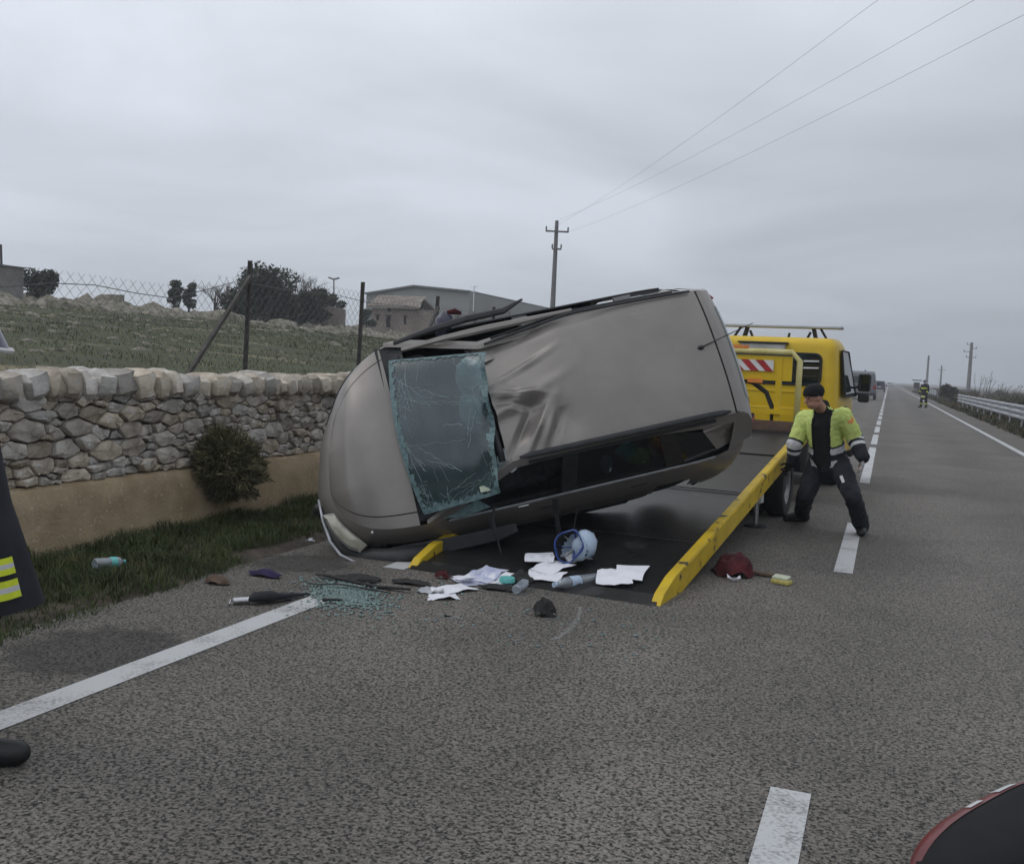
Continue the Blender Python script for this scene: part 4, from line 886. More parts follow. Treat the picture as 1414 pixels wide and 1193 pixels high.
for s in (-1, 1):
    tp('bar_bracket', MB().bar((s*.55, CY+.42, 2.20), (s*.50, CY+.42, 2.39), .10, .05).bar((s*.72, CY+.42, 2.20), (s*.60, CY+.42, 2.39), .05, .03).bar((s*.40, CY+.42, 2.20), (s*.46, CY+.42, 2.33), .05, .03), M['frame'], lb)
    tp('lamp_cluster', MB().box((s*.80, CY+.42, 2.405), (.26, .20, .05)), M['lampbox'], lb, bevel=.02)
tp('roof_antenna', MB().tube([(.15, CY+.3, 2.2), (.17, CY+.28, 2.3)], .02, 6), M['frame'], cab)

# ================================================================== WRECKED CAR
CR = Matrix(((-.80400, .40069, .43935), (-.54610, -.20520, -.81220), (-.23528, -.89294, .38380)))
CO = Vector((-3.297, 8.788, .932)); KX, KY = .923, .975     # about 3.9 m long
car = thing('wrecked_car', 'overturned beige grey estate car lying on its side across the lowered tow deck', 'car', CO, CR)
KS = Matrix.Diagonal((KX, KY, KY, 1))
def cp(name, mb, m, par=None, **k):
    mb.v = [Vector((p.x*KX, p.y*KY, p.z*KY)) for p in mb.v]
    return part(name, mb, m, par or car, world=False, **k)
CM = MW[car.name] @ KS; CMI = CM.inverted()
def onplane(px, py, p0, nrm):
    """pixel -> point on a plane given in car coordinates"""
    a = CMI@CP; b = CMI@(CP+ray(px, py)) - a; p0, nrm = Vector(p0), Vector(nrm)
    return a+b*((p0-a).dot(nrm)/b.dot(nrm))
def at_d(px, py, dep): return CMI@cpt(px, py, dep*.95)
def planY(x):
    return .88*(max(0, 1-(x/2.08)**6))**.35 if x > 0 else .88*(max(0, 1-(x/-2.12)**12))**.33
def zb_(x): return .92-.22*max(0, (x-1.15)/.9)**1.8 if x > 1.15 else .92+.05*(1.15-x)/3.2
lev = [(0, .17, .91), (0, .21, .965), (0, .30, 1.03), (0, .42, 1.065), (0, .53, 1.07), (.36, None, 1.05), (.66, None, 1.015), (.88, None, .982), (1.0, None, .955)]
def bz(x, k):
    t, z, s = lev[k]; return z if z is not None else .56+(zb_(x)-.56)*t
def crush(p):
    p = Vector(p)
    if p.x > 1.15: p.x = 1.15+(p.x-1.15)*(.88-.24*max(0, min(1, (.38-p.y)/.95)))
    if p.x > .95 and p.y < 0: p.y *= 1-.36*((p.x-.95)/1.05)**1.25
    return p
loop = []
for i in range(61): t = i/60; loop.append((2.08 if False else -.02+2.098*math.cos(math.pi*t), 1))
xs = [p[0] for p in loop]
def bring(k):
    s = lev[k][2]; L = []
    for sd_ in (1, -1):
        for x in (xs if sd_ == 1 else xs[::-1]):
            y = planY(min(max(x, -2.1199), 2.0799)); xi = x*(1-(1-s)*.55*abs(x/2.08)**3)
            # lower nose swept back
            L.append(crush((xi, sd_*max(y*s, .02), bz(x, k))))
    return L
body = MB().loft([bring(k) for k in range(len(lev))], cap=False)
WH = [(1.33, .31), (-1.30, .31)]
keepf = []
for f in body.f:
    c = sum((body.v[i] for i in f), Vector())/len(f)
    if any((c.x-wx)**2+(c.z-wz)**2 < .355**2 for wx, wz in WH) and abs(c.y) > .5: continue
    keepf.append(f)
body.f = keepf; body.m = [1 if sum(body.v[i].z for i in f)/len(f) < .40 and abs(sum(body.v[i].x for i in f)/len(f)) < 1.05 else 0 for f in keepf]   # black along the bottom paints in the shade on the lower flank
def clampw(m_):                                      # where the corner is driven into the road it has crumpled
    out_ = []
    for p in m_.v:
        q = CM@p
        if q.z < .03: q.z = .03+.25*max(-.05, q.z-.03)*0
        out_.append(CMI@q)
    m_.v = out_; return m_
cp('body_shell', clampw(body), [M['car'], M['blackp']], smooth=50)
inner_ = MB().loft([[Vector((p.x*.955, p.y*.94, min(p.z, 2))) for p in bring(k)] for k in range(2, len(lev))], cap=False); inner_.f.append(list(range(122))); inner_.m.append(0)
cp('inner_trim', clampw(inner_), M['inner'])
cp('floor_pan', MB().add([crush((x, s_*planY(min(max(x, -2.1), 2.07))*.90, .18)) for s_ in (1, -1) for x in (xs if s_ == 1 else xs[::-1])], [tuple(range(122))]), M['blackp'])
for s in (-1, 1):
    for wx, wz in WH:
        if not (s < 0 and wx > 0): cp('wheel_arch', MB().tube([(wx+.365*math.cos(a), s*(planY(wx)*.985+.002), wz+.365*math.sin(a)) for a in np.linspace(R(-18), R(198), 20)], .028, 6), M['blackp'], smooth=True)
        if not (s < 0 and wx > 0): cp('arch_liner', MB().grid(lambda u, v: (wx+.36*math.cos(R(-20+220*u)), s*(.50+.34*v), wz+.36*math.sin(R(-20+220*u))), 16, 1).add([(wx+.36*math.cos(a), s*.5, wz+.36*math.sin(a)) for a in np.linspace(R(-20), R(200), 16)], [tuple(range(16))]), M['blackp'])
        mbw = (wx*KX, (s*.745 if not (s < 0 and wx > 0) else -.36)*KY, (wz-.01)*KY); wheel(car, mbw, (0, s, 0), .292, .19)
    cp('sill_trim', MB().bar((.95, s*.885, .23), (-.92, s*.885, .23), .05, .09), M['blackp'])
    cp('door_strip', MB().bar((.90, s*.938, .47), (-.90, s*.938, .49), .014, .06), M['blackp'])
    for xd in (.92, -.17, -1.02): cp('door_seam', MB().tube([(xd+(.0 if xd > 0 else 0), s*(.832-.0), zb_(xd)+.0), (xd, s*.905, .74), (xd, s*.941, .52), (xd, s*.905, .28)], .006, 4), M['seam'])
    for xd in (.02, -.88): cp('door_handle', MB().box((xd, s*.885, .80), (.17, .03, .035)), M['blackp'], bevel=.008)
# bonnet (panel gap at its edges), fenders, cowl
def hz_(x, y, Yh): return zb_(x)+.004+.085*(1-(abs(y)/Yh)**2.2)*min(1, (2.07-x)/.35+.35)
def hoodp(u, v, k0, k1):
    x = 2.055-.835*u; Yh = planY(min(x, 2.0799))*.955; y = Yh*(k0+(k1-k0)*v)
    xx = x*(1-.022*abs(x/2.08)**3) - .10*(1-u)**2*0
    xr = 1.155 - .13*(1-(y/.8)**2)*0
    z = hz_(x, y, Yh)
    # knocks
    z += .010*math.sin(9*x+4*y)*math.exp(-((x-1.75)/.25)**2) - .018*math.exp(-(((x-1.45)/.12)**2+((y-.45)/.2)**2))
    return crush((xx+.05*(1-(y/Yh)**2)*(1-u)*.4, y, z))
cp('bonnet', MB().grid(lambda u, v: hoodp(u, v, -.86, .86), 36, 40), M['car'], smooth=True)
for s in (-1, 1): cp('fender_top', MB().grid(lambda u, v: hoodp(u, v, s*.872, s*1.0), 36, 5, flip=(s < 0)), M['car'], smooth=True)
cp('engine_bay', MB().grid(lambda u, v: hoodp(u, v, -1, 1)-Vector((.0, 0, .03)), 16, 16), M['seam'])
cp('cowl_panel', MB().grid(lambda u, v: Vector((1.235-.24*u, (-.80+1.6*v)*(1-.04*u), zb_(1.15)+.004+.075*(1-abs(-1+2*v)**2.2)+.02*u-.03*math.sin(u*3.1))), 5, 24), M['blackp'], smooth=True)
for s, y0 in ((1, .55), (1, -.12)): cp('wiper', MB().tube([(1.10, y0, 1.015), (1.06, y0-.28, 1.06), (1.05, y0-.52, 1.055)], .010, 5), M['blackp'])
# roof: crushed at the front right
RX0, RX1 = .40, -1.76
def roofz(x, y):
    Yr = .575
    z = 1.405+.055*(1-(abs(y)/Yr)**2.4) - .030*max(0, (x-.0)/.4)**2 - .03*max(0, (-1.2-x)/.56)**2
    cr_ = max(0, min(1, (x+.55)/.85)); cr_ = cr_*cr_*(3-2*cr_)
    rt = max(0, min(1, (-y+.15)/.6)); rt = rt*rt*(3-2*rt)
    z -= .17*cr_*rt                                                     # pressed in at the front right
    z += .045*cr_*math.exp(-((y-.08-.35*(x-.1))/.055)**2)                 # ridge folds
    z -= .055*math.exp(-(((x-.12)/.20)**2+((y-.22)/.13)**2))
    z += .032*math.exp(-(((x+.06-.55*(y-.3))/.045)**2))*math.exp(-((y-.35)/.22)**2)
    z -= .045*math.exp(-(((x+.20)/.11)**2+((y-.36)/.16)**2))
    z -= .026*math.exp(-(((x-.18+.5*y)/.05)**2))*math.exp(-((y-.05)/.16)**2)
    z += .012*math.sin(11*x+7*y)*cr_*(1-rt)
    tri = lambda d_, w_: max(0, 1-abs(d_)/w_)
    z += .065*tri(x-.02-.75*(y-.30), .06)*tri(y-.36, .26) - .070*tri(x-.16-.75*(y-.30), .08)*tri(y-.34, .24)       # diagonal folds by the lower corner
    z -= .045*tri(x+.13-.6*(y-.34), .07)*tri(y-.40, .18) + .05*tri(y-.12+.25*(x-.2), .06)*tri(x-.2, .28)
    z += .040*tri(y-.02+.25*(x-.2), .05)*tri(x-.15, .34) + .035*tri(y+.20-.3*(x-.1), .05)*tri(x-.02, .40)
    z -= .05*math.exp(-((y+.56)/.07)**2)*math.exp(-((x+.2)/.55)**2)
    return z
def roofp(u, v):
    x = RX0+(RX1-RX0)*u; y = -.575+1.15*v
    cr_ = max(0, min(1, (x+.35)/.7)); rt = max(0, min(1, (-y+.1)/.6))
    return Vector((x-.22*cr_*cr_*rt*0 + .0, y+.07*cr_*rt, roofz(x, y)))
cp('roof', MB().grid(roofp, 170, 120, flip=True), M['car'], smooth=True)
cp('headliner', MB().grid(lambda u, v: roofp(u, v)-Vector((0, 0, .09)), 48, 32), M['inner'])
# tailgate wraps down behind the seam
def tailp(u, v):
    y = (-1+2*v); 
    prof_ = [(-1.775, 1.372, .578), (-1.86, 1.345, .585), (-1.95, 1.285, .60), (-2.02, 1.20, .64), (-2.055, 1.10, .70), (-2.075, .98, .74), (-2.10, .95, .74)]
    k = u*(len(prof_)-1); i = min(int(k), len(prof_)-2); t = k-i; a, b = prof_[i], prof_[i+1]
    x, z, hw = [a[j]+(b[j]-a[j])*t for j in range(3)]
    return Vector((x-.0+.06*abs(y)**2.5*min(1, u*1.5), y*hw, z+.055*(1-abs(y)**2.4)*(1-u)))
cp('tailgate', MB().grid(tailp, 26, 24, flip=True), M['car'], smooth=True)
cp('rear_window', MB().grid(lambda u, v: tailp(.34+.46*u, .14+.72*v)+Vector((-.008, 0, .004)), 10, 16, flip=True), M['glass'], smooth=True)
cp('roof_seam', MB().tube([Vector((RX1-.004, -.575+1.15*v, roofz(RX1, -.575+1.15*v)-.004)) for v in np.linspace(0, 1, 24)], .010, 5), M['seam'])
for s in (-1, 1):
    tl = MB().slab([Vector((-1.99, s*.72, .98)), Vector((-2.075, s*.60, .98)), Vector((-2.05, s*.58, 1.12)), Vector((-1.975, s*.67, 1.12))], (-.012, s*.004, 0)); cp('tail_lamp', tl, M['redlamp'])
# greenhouse sides
def S(x, t, s, o=0.):
    zr = 1.40-.03*max(0, (-1.2-x)/.56)**2; yb = planY(max(x, -2.0))*.955; yr = .585
    return Vector((x, s*(yb+(yr-yb)*t**1.15+o), zb_(x)+(zr-zb_(x))*t))
wins = {'front_window': [(.96, .03), (.34, .84), (-.10, .88), (-.10, .03)], 'rear_door_window': [(-.24, .03), (-.24, .88), (-.98, .84), (-1.13, .03)], 'quarter_window': [(-1.28, .10), (-1.17, .78), (-1.45, .68), (-1.62, .22)]}
frames = [[(1.14, 0), (.98, 0), (.34, .85), (-.10, .89), (-1.05, .86), (-1.48, .78), (-1.76, .78), (-1.76, 1.0), (.36, 1.0)], [(-.10, 0), (-.24, 0), (-.24, .89), (-.10, .89)], [(-1.13, 0), (-1.30, .08), (-1.17, .80), (-1.0, .86)], [(-1.30, .08), (-1.13, 0), (-1.98, 0), (-1.62, .20)], [(-1.62, .20), (-1.98, 0), (-1.93, .55), (-1.76, .82), (-1.45, .70)]]
for s in (-1, 1):
    def SS(x, t, s=s, o=0.):
        p = S(x, t, s, o)
        if s < 0:                                   # the upper side is pushed in over the front seats
            k = max(0, min(1, (x+.5)/.8)); p = p+Vector((0, .07*k*t, -.15*k*t))
        return p
    pil = cp('side_frame', MB(), M['blackp'])
    for poly in frames:
        cp('pillar', MB().slab([SS(x, t, o=.002) for x, t in poly], (0, -s*.035, 0)), M['car'] if poly is frames[0] or poly is frames[4] else M['blackp'], pil)
    for nm, poly in wins.items():
        if nm == 'front_window': continue              # both front panes are smashed out
        if s < 0 and nm == 'rear_door_window': continue
        cp(nm, MB().slab([SS(x, t, o=-.012) for x, t in poly], (0, -s*.004, 0)), M['glass'])
    cp('belt_moulding', MB().tube([SS(x, .005, o=.008) for x in np.linspace(.95, -1.62, 20)], .011, 5), M['galv'] if s > 0 else M['blackp'])
    cp('roof_rail', MB().tube([SS(x, 1.0, o=-.01)+Vector((0, 0, .028)) for x in np.linspace(.30, -1.70, 24)], [.010]+[.026 if s > 0 else .013]*22+[.010], 8, ell=.55), M['blackp'], smooth=True)
    cp('gutter_trim', MB().tube([SS(x, .93, o=.012) for x in np.linspace(.22, -1.55, 20)], .014, 5), M['blackp'])
    # rear shoulder closing the corner between side and tailgate
    cp('rear_shoulder', MB().grid(lambda u, v: S(-1.76-.2*v*(1-.3*u), u, s).lerp(tailp(.82*(1-u)*.98+.02*0, 1 if s > 0 else 0), v), 10, 4, flip=(s > 0)), M['car'], smooth=True)
# bent door frame standing proud on the upper side, crumpled pillar skin
cp('bent_door_frame', MB().tube([Vector((1.05, -.80, .96)), Vector((.72, -.80, 1.10)), Vector((.38, -.78, 1.24)), Vector((.05, -.76, 1.31)), Vector((-.15, -.83, 1.32))], [.018, .03, .034, .03, .01], 6, ell=.5), M['blackp'])
cp('bent_door_frame', MB().tube([Vector((1.0, -.70, 1.02)), Vector((.62, -.66, 1.20)), Vector((.25, -.63, 1.31)), Vector((-.05, -.62, 1.345)), Vector((-.55, -.62, 1.385))], [.02, .03, .034, .03, .015], 6, ell=.6), M['car'])
cp('torn_roof_edge', MB().grid(lambda u, v: Vector((.46-.62*u, -.52+.20*v*(1-.6*u), 1.16+.13*u+.05*math.sin(u*7)*v-.02*v+.07*v*(1-u))), 14, 4, flip=True), M['car'], smooth=True)
cp('header_rail', MB().tube([Vector((.44, y, roofz(.38, y)-.035)) for y in np.linspace(.56, -.55, 16)], .030, 6, ell=.7), M['blackp'], smooth=True)
# loose windscreen sheet hanging in front of the opening
wp0, wp1 = Vector((1.10, 0, 1.02)), Vector((.42, 0, 1.40)); wdir = (wp1-wp0).normalized(); wn = Vector((-wdir.z, 0, wdir.x))
if wn.z < 0: wn = -wn
P0 = wp0+wn*.03
TL, TRt, BR_, BL = [onplane(px, py, P0, wn) for px, py in ((537, 498), (672, 486), (694, 681), (586, 711))]
def wsp(u, v):                                       # u cowl->roof, v upper->lower side
    p = TL.lerp(BL, v).lerp(TRt.lerp(BR_, v), u); bow = .07*(1-(2*v-1)**2)
    sag = (.05*math.sin(v*9)+.03*math.sin(v*21))*max(0, (u-.78)/.22)**2
    return p+wn*(bow+sag)+Vector((1, 0, 0))*(.05*(1-(2*v-1)**2)*(1-u))
wsg = cp('windscreen', MB().grid(wsp, 20, 28, flip=True), M['wind'], smooth=True)
rr = random.Random(5); mb = MB()
def crackline(u0, v0, u1, v1, n=10, j=.014, r=.0017):
    pts = []
    for i in range(n+1):
        t = i/n; u = u0+(u1-u0)*t+rr.uniform(-j, j)*(0 < i < n)*.6; v = v0+(v1-v0)*t+rr.uniform(-j, j)*(0 < i < n)*.6
        pts.append(wsp(min(max(u, .0), 1), min(max(v, .0), 1))+wn*.003)
    mb.tube(pts, r, 3, cap=False)
for (u0, v0, u1, v1) in ((.06, .12, .34, .28), (.02, .22, .40, .34), (.34, .28, .78, .31), (.30, .30, .82, .35), (.38, .33, .70, .36), (.10, .18, .25, .3), (.12, .14, .18, .34), (.16, .10, .22, .33), (.06, .3, .2, .36), (.2, .22, .5, .2), (.3, .22, .6, .31),
                         (.85, .42, .72, .66), (.80, .40, .74, .58), (.70, .5, .5, .48), (.1, .58, .7, .60), (.2, .6, .55, .78), (.25, .68, .6, .8), (.35, .92, .75, .83), (.4, .9, .82, .88), (.5, .97, .9, .85), (.3, .97, .7, .9), (.1, .6, .2, .75), (.05, .5, .12, .8), (.0, .4, .1, .62), (.02, .3, .08, .55)): crackline(u0, v0, u1, v1)
for k in range(150):                                  # fine crazing near the edges
    e_ = rr.choice('LLRTB'); t = rr.random(); L = rr.uniform(.04, .13); a = rr.uniform(0, 6.28)
    u, v = {'L': (rr.uniform(0, .20), t), 'R': (rr.uniform(.84, 1), t), 'T': (t, rr.uniform(0, .06)), 'B': (t, rr.uniform(.80, 1))}[e_]
    crackline(u, v, u+L*math.cos(a), v+L*math.sin(a), 4, .012, .0011)
cp('cracks', mb, M['crack'], wsg, kind='stuff')
mb = MB()
for (a, b, wdh) in (((0, 0), (0, 1), .040), ((0, 1), (1, 1), .040), ((1, 0), (1, 1), .045), ((0, 0), (1, 0), .018)):
    for k in range(24):
        t0, t1 = k/24, (k+1)/24; ua, va = a[0]+(b[0]-a[0])*t0, a[1]+(b[1]-a[1])*t0; ub, vb = a[0]+(b[0]-a[0])*t1, a[1]+(b[1]-a[1])*t1
        iu = (0.5-(ua+ub)/2); iu = 0 if abs(a[0]-b[0]) > .5 else (1 if iu > 0 else -1); iv = 0 if iu else (1 if (va+vb)/2 < .5 else -1)
        w0, w1 = wdh*rr.uniform(.4, 1.5), wdh*rr.uniform(.4, 1.5)
        q = [wsp(ua, va), wsp(ub, vb), wsp(min(max(ub+iu*w1*1.3, 0), 1), min(max(vb+iv*w1, 0), 1)), wsp(min(max(ua+iu*w0*1.3, 0), 1), min(max(va+iv*w0, 0), 1))]
        mb.slab([p+wn*.003 for p in q], wn*.004)
cp('shattered_edge', mb, M['edge'], wsg)
tg = [onplane(px, py, P0+wn*.02, wn) for px, py in ((661, 667), (676, 664), (679, 677), (664, 680))]
cp('paper_tag', MB().slab(tg, wn*.002), M['sponge2'], wsg)
sh = [at_d(px, py, 8.56) for px, py in ((612, 716), (660, 690), (678, 700), (640, 714))]
cp('glass_shard', MB().slab(sh, (0.004, 0, .006)), M['edge'])
# inside: dash, wheel, seats, airbags, belongings
cp('dashboard', MB().box((.95, 0, .80), (.34, 1.36, .26)), M['inner'], bevel=.05)
for y in (.38, -.38):
    st = cp('seat', MB().box((.12, y, .50), (.52, .50, .16)), M['seat'], bevel=.04); cp('backrest', MB().box((-.22, y, .80), (.14, .48, .60), Matrix.Rotation(R(-14), 3, 'Y')), M['seat'], st, bevel=.05); cp('headrest', MB().box((-.33, y, 1.17), (.09, .26, .16)), M['seat'], st, bevel=.03)
st = cp('rear_seat', MB().box((-.72, 0, .52), (.46, 1.26, .16)), M['seat'], bevel=.04); cp('backrest', MB().box((-1.02, 0, .80), (.14, 1.26, .56), Matrix.Rotation(R(-14), 3, 'Y')), M['seat'], st, bevel=.05)
cp('steering_wheel', MB().lathe([(.19, 0), (.175, .012), (.16, 0), (.175, -.012), (.19, 0)], (.66, .38, .92), (-.9, 0, .43), 24), M['blackp'], smooth=True)
def behind(px, py, o):
    p = CM@onplane(px, py, P0, wn); return CMI@(p+ray(px, py).normalized()*o)
def airbag(name, px, py, dep, rad, seed):
    c = behind(px, py, dep); cp(name, MB().ball(c, rad, 16, 12, jit=.10, seed=seed), M['airbag'], smooth=True)
airbag('airbag', 651, 524, .10, (.13, .19, .12), 3); airbag('airbag', 653, 568, .11, (.12, .18, .12), 4)
airbag('airbag', 702, 634, .18, (.10, .11, .09), 5)
cp('dark_cloth', MB().ball(behind(666, 585, .20), (.10, .09, .10), 12, 8, jit=.15, seed=2), M['seat'], smooth=True)
cp('dark_cloth', MB().ball(behind(692, 600, .35), (.20, .20, .20), 12, 8, jit=.15, seed=3), M['blackc'], smooth=True)
sn_ = (S(-.9, .5, 1)-S(-.3, .5, 1)).cross(S(-.6, .9, 1)-S(-.6, .1, 1)).normalized()
def bywin(px, py, o):                                # just inside the panes of the lower side
    p = CM@onplane(px, py, S(-.6, .5, 1), sn_); return CMI@(p+ray(px, py).normalized()*o)
cp('safety_vest', MB().ball(bywin(882, 630, .13), (.13, .07, .06), 14, 10, jit=.16, seed=8), M['lime'], smooth=True)
cp('green_bag', MB().ball(bywin(866, 622, .16), (.10, .07, .07), 14, 10, jit=.16, seed=9), M['teal'], smooth=True)
cp('red_bag', MB().ball(bywin(918, 616, .17), (.17, .08, .09), 14, 10, jit=.16, seed=10), pmat('faded_red_bag', (.30, .09, .07), (.2, .06, .05), 9, .9), smooth=True)
cp('green_bag', MB().ball(bywin(938, 604, .16), (.08, .06, .05), 12, 8, jit=.16, seed=12), M['leaf2'], smooth=True)
cp('grey_blanket', MB().ball(bywin(838, 640, .16), (.05, .08, .09), 12, 8, jit=.16, seed=13), M['paperg'], smooth=True)
cp('white_rag', MB().ball(bywin(986, 600, .12), (.03, .03, .04), 10, 7, jit=.2, seed=11), M['airbag'], smooth=True)
# nose: headlamps, torn bumper, trim strip
def bsurf(x, z, s):
    for k in range(len(lev)-1):
        if bz(x, k) <= z <= bz(x, k+1)+1e-6:
            t = (z-bz(x, k))/max(1e-6, bz(x, k+1)-bz(x, k)); sc_ = lev[k][2]+(lev[k+1][2]-lev[k][2])*t; return Vector((x*(1-(1-sc_)*.55*abs(x/2.08)**3), s*planY(x)*sc_, z))
    return Vector((x, s*planY(x)*.955, z))
for s in (-1, 1):
    def hl(u, v, s=s, o=0.):
        x = 2.035-.44*u; zt = zb_(x)-(.05 if s > 0 else .11); zl = zt-(.05+.085*math.sin(min(1, u*1.25+.25)*math.pi*.62)); p = bsurf(x, zl+(zt-zl)*v, s)
        n_ = Vector((.55+.5*(1-u), s*(.5+.4*u), .12)).normalized(); return crush(p+n_*((.012+.018*math.sin(math.pi*v) if s > 0 else .003)+o))
    if s > 0:
        hp = [at_d(px, py, 8.60) for px, py in ((446, 712), (461, 710), (474, 727), (492, 742), (507, 753), (497, 762), (482, 757), (467, 744), (455, 729))]
        back = CMI.to_3x3()@(ray(470, 735).normalized()*.16); mid = sum(hp, Vector())/len(hp); fwd_ = CMI.to_3x3()@(ray(470, 735).normalized()*-.035)
        m_ = MB().loft([[p+back for p in hp], hp, [mid+(p-mid)*.80+fwd_ for p in hp], [mid+(p-mid)*.35+fwd_*1.3 for p in hp]])
        lamp_ = cp('headlamp', m_, M['lens'], smooth=40); cp('lamp_rim', MB().tube(hp+[hp[0]], .007, 5), M['rim'], lamp_); continue
    lamp_ = cp('headlamp', MB().grid(lambda u, v: hl(u, v), 16, 6, flip=(s < 0)), M['lens'], smooth=True)
    cp('lamp_bezel', MB().tube([hl(u, 0) for u in np.linspace(0, 1, 12)], .010, 5).tube([hl(u, 1) for u in np.linspace(0, 1, 12)], .008, 5), M['blackp'], lamp_, smooth=True)
cp('grille', MB().grid(lambda u, v: crush((2.066-.03*abs(-1+2*v)**2, (-.40+.8*v), .42+.20*u)), 4, 12), M['blackp'])
cp('bumper_trim', MB().tube([at_d(px, py, d_) for px, py, d_ in ((440, 690, 8.72), (446, 720, 8.62), (456, 748, 8.52), (470, 766, 8.46), (490, 776, 8.42), (512, 780, 8.42))], [.010, .014, .014, .014, .012, .008], 6, ell=.5), M['galv'], smooth=True)
cp('torn_bumper', MB().tube([at_d(px, py, d_) for px, py, d_ in ((455, 730, 8.80), (475, 758, 8.74), (505, 768, 8.62), (550, 768, 8.52), (600, 760, 8.52))], [.04, .07, .08, .08, .05], 8, ell=.6), M['blackp'], smooth=True)
cp('bumper_corner', MB().ball(at_d(441, 705, 8.9), (.06, .06, .10), 10, 6), M['blackp'], smooth=True)
cp('indicator', MB().ball(at_d(514, 735, 8.55), (.012, .012, .012), 8, 6), M['white'], smooth=True)
ut = [(500, 764), (560, 752), (640, 738), (712, 722), (716, 734), (690, 746), (640, 758), (612, 765), (560, 774), (505, 778)]
cp('undertray', MB().slab([at_d(px, py, 8.66-.0004*(px-500)) for px, py in ut], CMI.to_3x3()@(ray(600, 755).normalized()*.10)), M['blackp'], bevel=.01)
# mirrors, aerial, straps and hanging bits
md = 8.98
mir = cp('door_mirror', MB().tube([at_d(px, py, md) for px, py in ((607, 470), (609, 458), (613, 445), (619, 434))], [.035, .055, .085, .060], 10, ell=.6), M['helmet'], smooth=True)
cp('mirror_back', MB().tube([at_d(px, py, md-.02) for px, py in ((617, 432), (628, 430), (637, 433))], [.02, .028, .016], 8, ell=.7), M['redrag'], mir, smooth=True)
cp('door_mirror', MB().tube([at_d(px, py, 8.62) for px, py in ((676, 712), (682, 728), (684, 744))], [.02, .03, .012], 8), M['blackp'], smooth=True)
ab = onplane(968, 480, (0, 0, 1.447), (0, 0, 1)); ae = at_d(1040, 446, (cpt(968, 480, 1)-CP).dot(CF)*0+9.0)
ant = cp('aerial_base', MB().ball(ab, (.035, .022, .022), 10, 6), M['blackp'], smooth=True); cp('aerial_rod', MB().tube([ab+Vector((0, 0, .01)), ae], [.006, .003], 5), M['blackp'], ant)
cp('hanging_strap', MB().tube([at_d(px, py, d_) for px, py, d_ in ((767, 690, 8.70), (769, 715, 8.62), (773, 745, 8.56), (776, 772, 8.5))], [.026, .022, .020, .014], 6, ell=.25), M['blackc'])
cp('hanging_strap', MB().tube([at_d(px, py, d_) for px, py, d_ in ((797, 700, 8.76), (793, 728, 8.66), (785, 755, 8.58))], [.010, .009, .007], 5, ell=.4), M['blackc'])
cp('hanging_cable', MB().tube([at_d(px, py, 8.50) for px, py in ((682, 700), (680, 722), (686, 742), (692, 764))], [.012, .012, .008, .010], 6), M['blackp'])
cp('white_sticker', MB().bar(at_d(716, 700, 8.42), at_d(730, 697, 8.44), .006, .012), M['white'])
cp('exhaust', MB().tube([(-1.9, -.35, .16), (-.8, -.3, .13), (.6, -.1, .14)], .035, 8).tube([(-1.6, -.35, .15), (-1.2, -.33, .15)], .09, 8), M['rust']); cp('engine_sump', MB().box((1.35, 0, .20), (.6, .8, .14)), M['frame'])

# ================================================================== PEOPLE
def segp(P, a, b):
    a, b = np.array(a), np.array(b); d = b-a; t = np.clip(((P-a)@d)/(d@d), 0, 1); return t, np.linalg.norm(P-(a+t[:, None]*d), axis=1)
def hand(mb, wr, d_, nrm, side, k=1.0, curl=.5):
    """palm, four unequal bent fingers and a thumb leaving the side of the palm"""
    wr, d_, nrm = Vector(wr), Vector(d_).normalized(), Vector(nrm).normalized(); nrm = (nrm-d_*nrm.dot(d_)).normalized(); w_ = d_.cross(nrm)*side
    for o in (-.024, 0, .024): mb.capsule(wr+d_*.015*k+w_*o*.6*k, wr+d_*.078*k+w_*o*k, .017*k, .016*k, 8)
    for i, (o, L) in enumerate(((.030, .036), (.010, .042), (-.010, .039), (-.029, .030))):
        b = wr+d_*.088*k+w_*o*k; d1 = (d_*math.cos(curl)+nrm*math.sin(curl)).normalized(); d2 = (d_*math.cos(curl*2.2)+nrm*math.sin(curl*2.2)).normalized()
        m1 = b+d1*L*k; mb.capsule(b-d_*.012*k, m1, .0095*k, .009*k, 8); mb.capsule(m1, m1+d2*L*.8*k, .009*k, .0078*k, 8)
    t0 = wr+d_*.028*k+w_*.030*k; t1 = t0+(d_*.6+w_*.7+nrm*.3).normalized()*.040*k; mb.capsule(t0, t1, .013*k, .011*k, 8); mb.capsule(t1, t1+(d_*.85+w_*.15+nrm*.4).normalized()*.032*k, .011*k, .009*k, 8)
def headrot(face, up=(0, 0, 1)):
    f_ = Vector(face).normalized(); r_ = f_.cross(Vector(up)).normalized(); u_ = r_.cross(f_); return Matrix((r_, f_, u_)).transposed()
